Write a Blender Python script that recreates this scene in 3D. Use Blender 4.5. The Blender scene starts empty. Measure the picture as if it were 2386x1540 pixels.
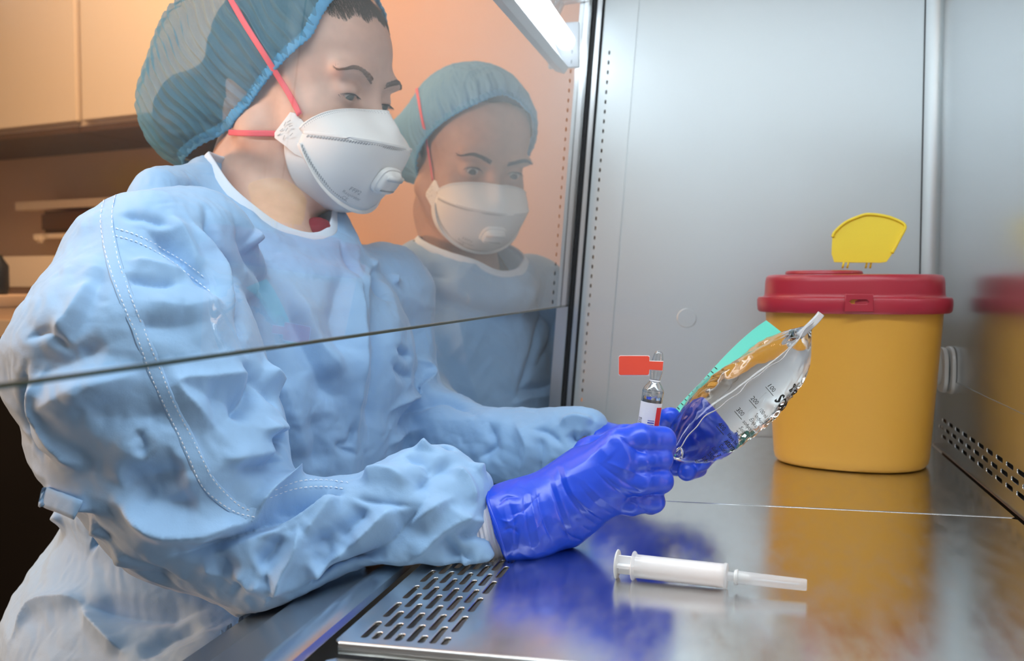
import bpy, bmesh, math, random, time
import numpy as np
from mathutils import Vector, Matrix
from mathutils.bvhtree import BVHTree
T0 = time.time()
random.seed(3); np.random.seed(3)
S = bpy.context.scene
COL = S.collection

# ------------------------------------------------------------------ camera
CAM = np.array((0.0, 0.0, 0.205))
YAW, PITCH = math.radians(12.9), math.radians(2.84)
FWD = np.array((-math.sin(YAW)*math.cos(PITCH), math.cos(YAW)*math.cos(PITCH), -math.sin(PITCH)))
RGT = np.array((math.cos(YAW), math.sin(YAW), 0.0))
UPV = np.cross(RGT, FWD)
FPX = 2320.0
cd = bpy.data.cameras.new('camera'); co = bpy.data.objects.new('camera', cd); COL.objects.link(co)
cd.sensor_width = 36; cd.lens = 36*FPX/2386
cd.clip_start = 0.01; cd.clip_end = 50
co.matrix_world = Matrix(((RGT[0], UPV[0], -FWD[0], CAM[0]), (RGT[1], UPV[1], -FWD[1], CAM[1]), (RGT[2], UPV[2], -FWD[2], CAM[2]), (0, 0, 0, 1)))
cd.dof.use_dof = True; cd.dof.focus_distance = 0.78; cd.dof.aperture_fstop = 9.0
S.camera = co

def ray(px, py):
    return FWD*FPX + RGT*(px-1193) + UPV*(770-py)
def P(px, py, Y):
    """world point seen at photograph pixel (px,py) whose world Y (distance along the cabinet) is Y"""
    d = ray(px, py); return CAM + d*(Y/d[1])
def PZ(px, py, z):
    d = ray(px, py); return CAM + d*((z-CAM[2])/d[2])

# ------------------------------------------------------------------ world, lights, exposure
W = bpy.data.worlds.new('world'); S.world = W; W.use_nodes = True
W.node_tree.nodes['Background'].inputs[0].default_value = (0.95, 0.80, 0.66, 1)
W.node_tree.nodes['Background'].inputs[1].default_value = 0.10
S.view_settings.view_transform = 'Standard'; S.view_settings.look = 'None'
S.view_settings.gamma = 1; S.view_settings.use_curve_mapping = False
S.view_settings.exposure = 0.0

def area(name, loc, target, size, sizey, power, color):
    l = bpy.data.lights.new(name, 'AREA'); l.shape = 'RECTANGLE'; l.size = size; l.size_y = sizey
    l.energy = power; l.color = color
    o = bpy.data.objects.new(name, l); COL.objects.link(o); o.location = loc
    d = Vector(target)-Vector(loc); o.rotation_euler = d.to_track_quat('-Z', 'Y').to_euler()
    return o
# fluorescent strip under the cabinet ceiling (cool), tungsten room light (warm), plus an added warm fill
area('cabinet_lamp_light', (-0.095, 0.50, 0.715), (-0.06, 0.50, 0), 0.11, 1.50, 10.0, (0.86, 0.95, 1.0))
area('room_light_ceiling', (-1.5, 1.2, 1.45), (-1.2, 1.4, 0), 1.2, 1.2, 17, (1.0, 0.66, 0.40))
area('room_light_cupboards', (-0.9, 1.5, 1.5), (-1.3, 2.7, 0.6), 0.9, 0.4, 15, (1.0, 0.68, 0.42))
area('added_warm_fill', (-1.65, 0.30, 0.22), (-0.45, 0.80, 0.0), 0.40, 0.40, 17, (1.0, 0.54, 0.30))  # added fill, low on the left, to warm the left-facing gown cloth; no window

# ------------------------------------------------------------------ materials
def mat(name, color=(0.8, 0.8, 0.8), rough=0.5, metal=0.0, **kw):
    m = bpy.data.materials.new(name); m.use_nodes = True
    b = m.node_tree.nodes['Principled BSDF']
    b.inputs['Base Color'].default_value = (*color, 1); b.inputs['Roughness'].default_value = rough
    b.inputs['Metallic'].default_value = metal
    for k, v in kw.items():
        b.inputs[k].default_value = v
    return m
def nodes(m): return m.node_tree.nodes, m.node_tree.links, m.node_tree.nodes['Principled BSDF']
def add_bump(m, scale, strength, dist=0.001, stretch=(1, 1, 1), detail=4, rough_var=0, col_var=0, extra=None):
    N, L, b = nodes(m)
    tc = N.new('ShaderNodeTexCoord'); mp = N.new('ShaderNodeMapping'); mp.inputs['Scale'].default_value = stretch
    L.new(tc.outputs['Object'], mp.inputs['Vector'])
    nz = N.new('ShaderNodeTexNoise'); nz.inputs['Scale'].default_value = scale; nz.inputs['Detail'].default_value = detail
    L.new(mp.outputs[0], nz.inputs['Vector'])
    bp = N.new('ShaderNodeBump'); bp.inputs['Strength'].default_value = strength; bp.inputs['Distance'].default_value = dist
    L.new(nz.outputs['Fac'], bp.inputs['Height'])
    prev = b.inputs['Normal'].links
    if prev: L.new(prev[0].from_socket, bp.inputs['Normal'])
    L.new(bp.outputs[0], b.inputs['Normal'])
    if rough_var:
        r = N.new('ShaderNodeMapRange'); base = b.inputs['Roughness'].default_value
        r.inputs[1].default_value = .3; r.inputs[2].default_value = .7
        r.inputs[3].default_value = base-rough_var; r.inputs[4].default_value = base+rough_var
        L.new(nz.outputs['Fac'], r.inputs[0]); L.new(r.outputs[0], b.inputs['Roughness'])
    if col_var:
        c = b.inputs['Base Color'].default_value[:3]
        cr = N.new('ShaderNodeValToRGB')
        cr.color_ramp.elements[0].position = .3; cr.color_ramp.elements[1].position = .7
        cr.color_ramp.elements[0].color = (*[x*(1-col_var) for x in c], 1); cr.color_ramp.elements[1].color = (*[min(1, x*(1+col_var)) for x in c], 1)
        L.new(nz.outputs['Fac'], cr.inputs[0]); L.new(cr.outputs[0], b.inputs['Base Color'])
    return m
M = {}
M['steel_wall'] = add_bump(add_bump(mat('brushed_steel_wall', (0.62, 0.69, 0.72), 0.46, 1.0), 5.0, 0.25, 0.004, (1.5, 1, 0.35), 1), 320, 0.04, 0.0005, (1, 1, 0.03), 3)
M['steel_back'] = add_bump(add_bump(mat('brushed_steel_back', (0.66, 0.69, 0.71), 0.26, 1.0), 4.0, 0.2, 0.004, (1, 1.5, 0.4), 1), 320, 0.04, 0.0005, (1, 1, 0.03), 3)
M['steel_table'] = add_bump(add_bump(mat('scuffed_steel_table', (0.70, 0.71, 0.71), 0.21, 1.0), 6.0, 0.12, 0.003, (1, 1, 1), 1), 90, 0.05, 0.0006, (1, 0.3, 1), 5, rough_var=0.05)
M['steel_frame'] = add_bump(mat('satin_steel_frame', (0.66, 0.70, 0.73), 0.30, 1.0), 200, 0.05, 0.0005, (1, 1, 0.05))
M['steel_sill'] = add_bump(mat('satin_steel_sill', (0.55, 0.60, 0.63), 0.24, 1.0), 40, 0.06, 0.001)
M['black'] = mat('black_rubber', (0.006, 0.010, 0.014), 0.5)
M['dark'] = mat('dark_void', (0.01, 0.009, 0.008), 0.9)
M['gown'] = mat('light_blue_gown_cloth', (0.26, 0.455, 0.715), 0.72)
M['gown'].node_tree.nodes['Principled BSDF'].inputs['Sheen Weight'].default_value = 0.25
M['gown'].node_tree.nodes['Principled BSDF'].inputs['Sheen Tint'].default_value = (0.8, 0.88, 1, 1)
add_bump(add_bump(M['gown'], 900, 0.10, 0.0006, (1, 1, 1), 2), 45, 0.35, 0.0025, (1, 1, 1), 5)
M['binding'] = add_bump(mat('white_cotton_binding', (0.62, 0.72, 0.85), 0.8), 500, 0.2, 0.0006)
M['stitch'] = mat('white_thread', (0.72, 0.78, 0.86), 0.7)
M['knit'] = mat('white_ribbed_knit', (0.80, 0.82, 0.86), 0.85)
M['glove'] = add_bump(mat('blue_nitrile', (0.010, 0.070, 0.70), 0.34), 28, 0.25, 0.0015, (1, 1, 1), 3)
M['glove'].node_tree.nodes['Principled BSDF'].inputs['Specular IOR Level'].default_value = 0.6
M['mask'] = add_bump(mat('white_respirator_fabric', (0.80, 0.82, 0.83), 0.75), 500, 0.08, 0.0005)
M['valve'] = mat('white_plastic_valve', (0.82, 0.84, 0.84), 0.35)
M['strap'] = mat('red_elastic', (0.78, 0.13, 0.17), 0.6)
M['skin_a'] = mat('fair_skin', (0.66, 0.44, 0.35), 0.5)
M['skin_b'] = mat('olive_skin', (0.50, 0.31, 0.22), 0.5)
for k in ('skin_a', 'skin_b'):
    b = M[k].node_tree.nodes['Principled BSDF']
    b.inputs['Subsurface Weight'].default_value = 0.15; b.inputs['Subsurface Radius'].default_value = (0.012, 0.005, 0.003)
    b.inputs['Subsurface Scale'].default_value = 0.6
    add_bump(M[k], 90, 0.08, 0.0006, col_var=0.05)
M['hair'] = add_bump(mat('brown_hair', (0.095, 0.058, 0.036), 0.5), 60, 0.6, 0.002, (4, 4, 0.5))
M['hair_b'] = add_bump(mat('black_hair', (0.022, 0.014, 0.010), 0.4), 60, 0.6, 0.002, (4, 4, 0.5))
M['brow'] = mat('brown_brow_hair', (0.24, 0.15, 0.11), 0.7)
M['brow_b'] = mat('dark_brow_hair', (0.028, 0.018, 0.014), 0.6)
M['maroon'] = mat('maroon_scrub_cloth', (0.20, 0.008, 0.022), 0.8)
M['darktop'] = mat('dark_grey_top_cloth', (0.035, 0.045, 0.055), 0.8)
M['yellow_bin'] = add_bump(mat('yellow_bin_plastic', (0.72, 0.36, 0.045), 0.38), 30, 0.03, 0.001)
M['yellow_flap'] = mat('bright_yellow_plastic', (0.88, 0.68, 0.03), 0.4)
M['red_lid'] = add_bump(mat('red_lid_plastic', (0.40, 0.020, 0.040), 0.36), 40, 0.04, 0.001)
M['white_plastic'] = mat('white_plastic', (0.72, 0.74, 0.74), 0.35)
M['teal'] = mat('teal_sheet', (0.10, 0.56, 0.45), 0.5)
M['ink'] = mat('black_ink', (0.01, 0.012, 0.012), 0.6)
M['blue_ink'] = mat('blue_ink', (0.02, 0.06, 0.42), 0.6)
M['red_ink'] = mat('red_ink', (0.72, 0.02, 0.03), 0.6)
M['flag'] = mat('orange_red_sticker', (0.86, 0.085, 0.045), 0.5)
M['paper'] = mat('white_label_paper', (0.80, 0.80, 0.82), 0.55)
M['cream'] = mat('cream_cupboard', (0.80, 0.66, 0.50), 0.5)
M['peach'] = mat('peach_wall_paint', (0.66, 0.43, 0.32), 0.8)
M['tan'] = mat('tan_backsplash', (0.66, 0.47, 0.32), 0.6)
M['brownobj'] = mat('brown_plastic', (0.10, 0.055, 0.03), 0.5)
M['floor'] = mat('dark_floor', (0.03, 0.022, 0.018), 0.6)

def cloth_translucent(name, color, alpha, warm=None):
    m = mat(name, color, 0.7); N, L, b = nodes(m)
    tl = N.new('ShaderNodeBsdfTranslucent'); tl.inputs[0].default_value = (*color, 1)
    tr = N.new('ShaderNodeBsdfTransparent'); mx = N.new('ShaderNodeMixShader'); mx.inputs[0].default_value = .35
    m2 = N.new('ShaderNodeMixShader'); m2.inputs[0].default_value = alpha
    out = N['Material Output']
    L.new(b.outputs[0], mx.inputs[1]); L.new(tl.outputs[0], mx.inputs[2])
    L.new(tr.outputs[0], m2.inputs[1]); L.new(mx.outputs[0], m2.inputs[2]); L.new(m2.outputs[0], out.inputs[0])
    return m
M['cap'] = cloth_translucent('sheer_blue_cap', (0.14, 0.42, 0.60), 0.54)
M['cap_b'] = cloth_translucent('light_blue_cap', (0.26, 0.60, 0.92), 0.93)
M['cap_band'] = cloth_translucent('blue_cap_elastic', (0.16, 0.52, 0.84), 0.88)

def glass_thin(name, k=1.5, tint=(1, 1, 1)):
    """clear pane: transparent, with angle-dependent surface reflection (both faces counted once)"""
    m = bpy.data.materials.new(name); m.use_nodes = True; N, L = m.node_tree.nodes, m.node_tree.links
    N.remove(N['Principled BSDF']); out = N['Material Output']
    ge = N.new('ShaderNodeNewGeometry'); dt = N.new('ShaderNodeVectorMath'); dt.operation = 'DOT_PRODUCT'
    L.new(ge.outputs['Incoming'], dt.inputs[0]); L.new(ge.outputs['Normal'], dt.inputs[1])
    def mth(op, a, b=None):
        n = N.new('ShaderNodeMath'); n.operation = op
        for i, x in enumerate((a, b)):
            if x is None: continue
            if isinstance(x, (int, float)): n.inputs[i].default_value = x
            else: L.new(x, n.inputs[i])
        return n.outputs[0]
    c = mth('ABSOLUTE', dt.outputs['Value']); q = mth('POWER', mth('SUBTRACT', 1.0, c), 5.0)
    f = mth('MULTIPLY', mth('ADD', mth('MULTIPLY', q, 0.96), 0.04), k)
    tr = N.new('ShaderNodeBsdfTransparent'); tr.inputs[0].default_value = (*tint, 1)
    gl = N.new('ShaderNodeBsdfGlossy'); gl.inputs['Roughness'].default_value = 0.0
    mx = N.new('ShaderNodeMixShader'); L.new(f, mx.inputs[0]); L.new(tr.outputs[0], mx.inputs[1]); L.new(gl.outputs[0], mx.inputs[2])
    L.new(mx.outputs[0], out.inputs[0]); return m
M['sash_glass'] = glass_thin('sash_glass', 1.4, (0.97, 0.985, 0.98))
def glassy(name, color, rough, ior):
    m = mat(name, color, rough); b = m.node_tree.nodes['Principled BSDF']
    b.inputs['Transmission Weight'].default_value = 1; b.inputs['IOR'].default_value = ior; return m
M['bag'] = glassy('clear_bag_film_and_saline', (0.98, 0.99, 1.0), 0.02, 1.33)
M['ampoule'] = glassy('clear_ampoule_glass', (1, 1, 1), 0.0, 1.42)
M['seam'] = mat('clear_welded_seam', (0.9, 0.92, 0.95), 0.25); M['seam'].node_tree.nodes['Principled BSDF'].inputs['Transmission Weight'].default_value = .6
M['syringe_clear'] = cloth_translucent('translucent_syringe_plastic', (0.86, 0.88, 0.90), 0.62)
M['syringe_clear'].node_tree.nodes['Principled BSDF'].inputs['Roughness'].default_value = 0.2
M['needle_clear'] = cloth_translucent('clear_needle_cap', (0.82, 0.85, 0.88), 0.45)
M['needle_clear'].node_tree.nodes['Principled BSDF'].inputs['Roughness'].default_value = 0.15
def emis(name, color, s):
    m = mat(name, color, 0.5); b = m.node_tree.nodes['Principled BSDF']
    b.inputs['Emission Color'].default_value = (*color, 1); b.inputs['Emission Strength'].default_value = s; return m
M['tube'] = emis('lit_fluorescent_tube', (0.92, 0.97, 1.0), 9.0)
M['reflector'] = mat('crinkled_reflector', (0.9, 0.92, 0.95), 0.12, 1.0); add_bump(M['reflector'], 90, 1.0, 0.01)
M['lampgrey'] = mat('grey_lamp_housing', (0.50, 0.54, 0.60), 0.4)

# ------------------------------------------------------------------ mesh helpers
def link(o, parent=None):
    COL.objects.link(o)
    if parent is not None: o.parent = parent
    return o
def mesh_np(name, V, F, m, parent=None, smooth=True):
    """V (n,3), F (k,3|4) arrays"""
    V = np.asarray(V, np.float32); F = np.asarray(F, np.int32)
    me = bpy.data.meshes.new(name); k, c = F.shape
    me.vertices.add(len(V)); me.vertices.foreach_set('co', V.ravel())
    me.loops.add(k*c); me.loops.foreach_set('vertex_index', F.ravel())
    me.polygons.add(k); me.polygons.foreach_set('loop_start', np.arange(0, k*c, c, dtype=np.int32))
    me.update(calc_edges=True); me.validate()
    me.polygons.foreach_set('use_smooth', [smooth]*len(me.polygons))
    if m: me.materials.append(m)
    return link(bpy.data.objects.new(name, me), parent)
def mesh_bm(name, bm, m, parent=None, smooth=False):
    me = bpy.data.meshes.new(name); bmesh.ops.recalc_face_normals(bm, faces=bm.faces[:]); bm.to_mesh(me); bm.free()
    if m: me.materials.append(m)
    if smooth:
        me.polygons.foreach_set('use_smooth', [True]*len(me.polygons))
    return link(bpy.data.objects.new(name, me), parent)
def auto_smooth(o, ang=40):
    try: o.data.set_sharp_from_angle(angle=math.radians(ang))
    except Exception: pass
    return o
def box(name, lo, hi, m, parent=None, bevel=0.0, seg=3, rot=None):
    bm = bmesh.new(); bmesh.ops.create_cube(bm, size=1)
    lo = Vector(lo); hi = Vector(hi); c = (lo+hi)/2; s = hi-lo
    for v in bm.verts: v.co = Vector((v.co.x*s.x, v.co.y*s.y, v.co.z*s.z))
    if bevel: bmesh.ops.bevel(bm, geom=bm.edges[:], offset=bevel, segments=seg, affect='EDGES', profile=.5)
    for v in bm.verts:
        if rot is not None: v.co = rot @ v.co
        v.co += c
    o = mesh_bm(name, bm, m, parent, smooth=bevel > 0)
    return auto_smooth(o, 50) if bevel else o
def lathe(name, prof, m, parent=None, seg=32, frame=None, sq=2.0, ax=1.0, ay=1.0, close=True):
    """prof: list of (r,z); frame 4x4 world matrix"""
    V = []; F = []
    for (r, z) in prof:
        for i in range(seg):
            t = 2*math.pi*i/seg; c, s = math.cos(t), math.sin(t)
            x = math.copysign(abs(c)**(2/sq), c)*r*ax; y = math.copysign(abs(s)**(2/sq), s)*r*ay
            V.append((x, y, z))
    n = len(prof)
    for j in range(n-1):
        for i in range(seg):
            a = j*seg+i; b = j*seg+(i+1) % seg
            F.append((a, b, b+seg, a+seg))
    bm = bmesh.new(); vs = [bm.verts.new(v) for v in V]
    for f in F: bm.faces.new([vs[i] for i in f])
    if close:
        if prof[0][0] > 1e-6: bm.faces.new([vs[i] for i in range(seg)][::-1])
        if prof[-1][0] > 1e-6: bm.faces.new([vs[(n-1)*seg+i] for i in range(seg)])
    bmesh.ops.remove_doubles(bm, verts=bm.verts[:], dist=1e-7)
    if frame is not None: bm.transform(frame)
    return auto_smooth(mesh_bm(name, bm, m, parent, smooth=True), 42)
def frame_z(origin, zdir, xhint=(1, 0, 0)):
    z = Vector(zdir).normalized(); x = Vector(xhint); x = (x - z*x.dot(z)).normalized(); y = z.cross(x)
    o = Vector(origin)
    return Matrix(((x.x, y.x, z.x, o.x), (x.y, y.y, z.y, o.y), (x.z, y.z, z.z, o.z), (0, 0, 0, 1)))
def catmull(pts, n=8, closed=False):
    pts = [np.array(p, float) for p in pts]; out = []
    N = len(pts)
    for i in range(N if closed else N-1):
        if closed: p0, p1, p2, p3 = pts[(i-1) % N], pts[i], pts[(i+1) % N], pts[(i+2) % N]
        else: p0, p1, p2, p3 = pts[max(i-1, 0)], pts[i], pts[i+1], pts[min(i+2, N-1)]
        for k in range(n):
            t = k/n
            out.append(.5*((2*p1)+(-p0+p2)*t+(2*p0-5*p1+4*p2-p3)*t*t+(-p0+3*p1-3*p2+p3)*t**3))
    if not closed: out.append(pts[-1])
    return np.array(out)
def ribbon(name, pts, normals, w, th, m, parent=None, closed=False, round_=True, ripple=0):
    """band of width w and thickness th following pts, its flat side facing normals"""
    pts = np.asarray(pts, float); nr = np.asarray(normals, float)
    n = len(pts)
    if closed: tg = np.roll(pts, -1, 0)-np.roll(pts, 1, 0)
    else: tg = np.gradient(pts, axis=0)
    tg /= np.linalg.norm(tg, axis=1)[:, None]+1e-12
    nr = nr-(nr*tg).sum(1)[:, None]*tg; nr /= np.linalg.norm(nr, axis=1)[:, None]+1e-12
    sd = np.cross(tg, nr)
    cs = []
    K = 10 if round_ else 4
    for i in range(K):
        a = 2*math.pi*(i+.5)/K if not round_ else 2*math.pi*i/K
        c, s = math.cos(a), math.sin(a)
        e = .6 if round_ else .2
        cs.append((math.copysign(abs(c)**e, c)*w/2, math.copysign(abs(s)**e, s)*th/2))
    V = np.zeros((n, K, 3))
    for i, (a, b) in enumerate(cs):
        rp = (1+ripple*np.sin(np.arange(n)*2.1))[:, None] if ripple else 1
        V[:, i] = pts+sd*a*rp+nr*b
    V = V.reshape(-1, 3); F = []
    for j in range(n if closed else n-1):
        for i in range(K):
            a = j*K+i; b = j*K+(i+1) % K; j2 = ((j+1) % n)*K
            F.append((a, b, j2+(i+1) % K, j2+i))
    bm = bmesh.new(); vs = [bm.verts.new(v) for v in V]
    for f in F: bm.faces.new([vs[i] for i in f])
    if not closed:
        bm.faces.new(vs[:K][::-1]); bm.faces.new(vs[-K:])
    return mesh_bm(name, bm, m, parent, smooth=True)
def perforated(name, outer, holes, th, m, frame, parent=None, bevel=0.0006):
    """real sheet with real holes: filled 2D curve turned into a mesh. outer: pts, holes: list of pts"""
    cu = bpy.data.curves.new(name, 'CURVE'); cu.dimensions = '2D'; cu.fill_mode = 'BOTH'
    for poly in [outer]+holes:
        sp = cu.splines.new('POLY'); sp.points.add(len(poly)-1)
        for i, p in enumerate(poly): sp.points[i].co = (p[0], p[1], 0, 1)
        sp.use_cyclic_u = True
    cu.extrude = th/2; cu.bevel_depth = bevel; cu.bevel_resolution = 2
    t = bpy.data.objects.new('tmp', cu); COL.objects.link(t)
    dg = bpy.context.evaluated_depsgraph_get(); me = bpy.data.meshes.new_from_object(t.evaluated_get(dg))
    COL.objects.unlink(t); bpy.data.objects.remove(t); me.name = name
    me.materials.clear(); me.materials.append(m); me.transform(frame)
    return link(bpy.data.objects.new(name, me), parent)
def slot_poly(cx, cy, L, w, ang=0, n=5):
    r = w/2; h = L/2-r; pts = []
    for k in range(n+1):
        a = -math.pi/2+math.pi*k/n; pts.append((h+r*math.cos(a), r*math.sin(a)))
    for k in range(n+1):
        a = math.pi/2+math.pi*k/n; pts.append((-h+r*math.cos(a), r*math.sin(a)))
    c, s = math.cos(ang), math.sin(ang)
    return [(cx+x*c-y*s, cy+x*s+y*c) for x, y in pts]
def empty(name, loc, label=None, cat=None, group=None):
    o = bpy.data.objects.new(name, None); COL.objects.link(o); o.location = loc; o.empty_display_size = .05
    o['label'] = label; o['category'] = cat
    if group: o['group'] = group
    return o
def adopt(root):
    """children built in world coordinates keep their place under a moved root"""
    inv = Matrix.Translation(root.location).inverted()
    for c in list(root.children):
        if c.type == 'MESH' and not c.get('_ad'):
            c.matrix_parent_inverse = inv; c['_ad'] = 1
    for c in root.children:
        if '_ad' in c: del c['_ad']
def tag(o, label, cat, group=None, kind=None):
    if label: o['label'] = label
    if cat: o['category'] = cat
    if group: o['group'] = group
    if kind: o['kind'] = kind
    return o
def struct(o): o['kind'] = 'structure'; return o

# ------------------------------------------------------------------ noise (vectorised gradient noise)
_rng = np.random.RandomState(7); _perm = np.tile(_rng.permutation(256), 3)
_grad = _rng.normal(size=(256, 3)); _grad /= np.linalg.norm(_grad, axis=1)[:, None]
def noise3(p):
    p = np.asarray(p, float); i = np.floor(p).astype(int); f = p-i; u = f*f*f*(f*(f*6-15)+10); i &= 255
    out = 0
    for dx in (0, 1):
        for dy in (0, 1):
            for dz in (0, 1):
                h = _perm[_perm[_perm[(i[:, 0]+dx) & 255]+((i[:, 1]+dy) & 255)]+((i[:, 2]+dz) & 255)]
                g = _grad[h]; d = f-np.array((dx, dy, dz))
                w = (u[:, 0] if dx else 1-u[:, 0])*(u[:, 1] if dy else 1-u[:, 1])*(u[:, 2] if dz else 1-u[:, 2])
                out = out+w*(g*d).sum(1)
    return out*1.6
def fbm(p, oct=3):
    a = 1; s = 0
    for k in range(oct): s = s+a*noise3(p*(2**k)+k*17.3); a *= .5
    return s
def ridged(p):
    return 1-2*np.abs(noise3(p))

def crumple(p, scale, seed, K=4):
    rs = np.random.RandomState(seed); s = 0
    w = np.stack([noise3(p*scale*.55+seed+j*7) for j in range(3)], 1)
    for k in range(K):
        d = rs.normal(size=3); d /= np.linalg.norm(d); ph = (p@d)*scale+(w@rs.normal(size=3))*.55+rs.rand()
        tri = np.abs((ph % 1)-.5)*4-1; s = s+tri*np.clip(noise3(p*scale*.7+k*11+seed)*1.3+.35, 0, 1)
    return s/math.sqrt(K)
# ------------------------------------------------------------------ distance-field modelling
import openvdb as vdb
class Vol:
    def __init__(s, lo, hi, vox):
        s.lo = np.array(lo, float); s.h = vox; s.n = np.ceil((np.array(hi)-s.lo)/vox).astype(int)+1
        s.D = np.full(s.n, 0.05, np.float32)
        s.ax = [(s.lo[i]+vox*np.arange(s.n[i])).astype(np.float32) for i in range(3)]
    def sub(s, lo, hi):
        sl = []; 
        for i in range(3):
            a = int(np.clip(math.floor((lo[i]-s.lo[i])/s.h), 0, s.n[i])); b = int(np.clip(math.ceil((hi[i]-s.lo[i])/s.h)+1, 0, s.n[i]))
            sl.append(slice(a, b))
        g = [s.ax[0][sl[0]][:, None, None], s.ax[1][sl[1]][None, :, None], s.ax[2][sl[2]][None, None, :]]
        return tuple(sl), g
    def comb(s, sl, d, k, op):
        a = s.D[sl]
        if a.size == 0: return
        if op == '-':
            d = -d
            if k > 0:
                h = np.maximum(k-np.abs(a-d), 0)/k; r = np.maximum(a, d)+h*h*k*.25
            else: r = np.maximum(a, d)
        else:
            if k > 0:
                h = np.maximum(k-np.abs(a-d), 0)/k; r = np.minimum(a, d)-h*h*k*.25
            else: r = np.minimum(a, d)
        s.D[sl] = r
    def cone(s, a, b, ra, rb, k=0.01, op='+', squash=None):
        a = np.array(a, float); b = np.array(b, float); m = max(ra, rb)+k+.012
        sl, g = s.sub(np.minimum(a, b)-m, np.maximum(a, b)+m)
        ab = b-a; L2 = float((ab**2).sum())+1e-12
        q = [g[i]-a[i] for i in range(3)]
        t = np.clip((q[0]*ab[0]+q[1]*ab[1]+q[2]*ab[2])/L2, 0, 1)
        v = [q[i]-t*ab[i] for i in range(3)]
        if squash is not None:
            ax, f = squash; ax = np.array(ax, float); ax /= np.linalg.norm(ax)
            dt = v[0]*ax[0]+v[1]*ax[1]+v[2]*ax[2]
            v = [v[i]+ax[i]*dt*(1/f-1) for i in range(3)]
        d = np.sqrt(v[0]**2+v[1]**2+v[2]**2)-(ra+(rb-ra)*t)
        s.comb(sl, d.astype(np.float32), k, op); return s
    def chain(s, pts, k=0.01, op='+', **kw):
        for (a, ra), (b, rb) in zip(pts[:-1], pts[1:]): s.cone(a, b, ra, rb, k, op, **kw)
        return s
    def ell(s, c, r, R=None, k=0.01, op='+'):
        c = np.array(c, float); r = np.array(r, float); R = np.eye(3) if R is None else np.array(R)  # columns = axes
        e = np.sqrt(((R*r[None, :])**2).sum(1))+k+.012
        sl, g = s.sub(c-e, c+e)
        q = [g[i]-c[i] for i in range(3)]
        l = [q[0]*R[0, j]+q[1]*R[1, j]+q[2]*R[2, j] for j in range(3)]
        k0 = np.sqrt(sum((l[j]/r[j])**2 for j in range(3)))
        k1 = np.sqrt(sum((l[j]/r[j]**2)**2 for j in range(3)))+1e-9
        d = k0*(k0-1)/k1
        d = np.where(k0 < 1e-3, -r.min(), d)
        s.comb(sl, np.broadcast_to(d, s.D[sl].shape).astype(np.float32), k, op); return s
    def mesh(s, smooth=1):
        g = vdb.FloatGrid(0.05); g.copyFromArray(s.D)
        pts, quads = g.convertToQuads(isovalue=0.0)
        V = pts.astype(float)*s.h+s.lo; F = quads.astype(np.int64)
        a, b, c = V[F[:, 0]], V[F[:, 1]], V[F[:, 2]]
        if (np.cross(b-a, c-a)*(a-V.mean(0))).sum() < 0: F = F[:, ::-1]
        V = lap(V, F, smooth)
        return V, F
def edges_of(F):
    e = np.concatenate([F[:, [i, (i+1) % F.shape[1]]] for i in range(F.shape[1])]); e.sort(1)
    return np.unique(e, axis=0)
def lap(V, F, it, lam=.6):
    if it < 1: return V
    e = edges_of(F); n = len(V)
    deg = np.bincount(e.ravel(), minlength=n)[:, None]+1e-9
    for _ in range(it):
        s = np.stack([np.bincount(e[:, 0], V[e[:, 1], j], n)+np.bincount(e[:, 1], V[e[:, 0], j], n) for j in range(3)], 1)
        V = V+lam*(s/deg-V)
    return V
def vnormals(V, F):
    fn = np.cross(V[F[:, 2]]-V[F[:, 0]], V[F[:, 3 if F.shape[1] == 4 else 1]]-V[F[:, 1 if F.shape[1] == 4 else 0]])
    if F.shape[1] == 3: fn = np.cross(V[F[:, 1]]-V[F[:, 0]], V[F[:, 2]]-V[F[:, 0]])
    n = np.stack([sum(np.bincount(F[:, i], fn[:, j], len(V)) for i in range(F.shape[1])) for j in range(3)], 1)
    return n/(np.linalg.norm(n, axis=1)[:, None]+1e-12)
def subdiv(V, F):
    n = len(V); e = np.concatenate([F[:, [i, (i+1) % 4]] for i in range(4)]); e.sort(1)
    u, inv = np.unique(e[:, 0]*n+e[:, 1], return_inverse=True); inv = inv.ravel()
    ue = np.stack([u//n, u % n], 1); em = V[ue].mean(1); fc = V[F].mean(1); k = len(F)
    E = [n+inv[i*k:(i+1)*k] for i in range(4)]; C = n+len(ue)+np.arange(k)
    F2 = np.concatenate([np.stack([F[:, i], E[i], C, E[(i+3) % 4]], 1) for i in range(4)])
    return np.concatenate([V, em, fc]), F2
def stroke_disp(V, polys):
    """polys: list of (pts(n,3), amp, width, taper); returns scalar displacement"""
    D = np.zeros(len(V))
    for pts, amp, w, sharp in polys:
        lo = pts.min(0)-3*w; hi = pts.max(0)+3*w
        idx = np.where(((V > lo) & (V < hi)).all(1))[0]
        if len(idx) == 0: continue
        q = V[idx]; best = np.full(len(idx), 1e9); bt = np.zeros(len(idx))
        seg = np.linalg.norm(np.diff(pts, axis=0), axis=1); cum = np.concatenate([[0], np.cumsum(seg)]); tot = cum[-1]+1e-9
        for i in range(len(pts)-1):
            a, b = pts[i], pts[i+1]; ab = b-a; t = np.clip(((q-a)@ab)/(ab@ab+1e-12), 0, 1)
            d = np.linalg.norm(q-a-t[:, None]*ab, axis=1); m = d < best
            best[m] = d[m]; bt[m] = (cum[i]+t[m]*seg[i])/tot
        tp = np.clip(np.minimum(bt, 1-bt)*4, 0, 1); tp = tp*tp*(3-2*tp)*.85+.15
        ww = w*(.55+.45*tp)
        prof = np.exp(-(best/ww)**2)*(1-sharp)+np.exp(-best/(ww*.6))*sharp
        D[idx] += amp*tp*prof
    return D
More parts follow.
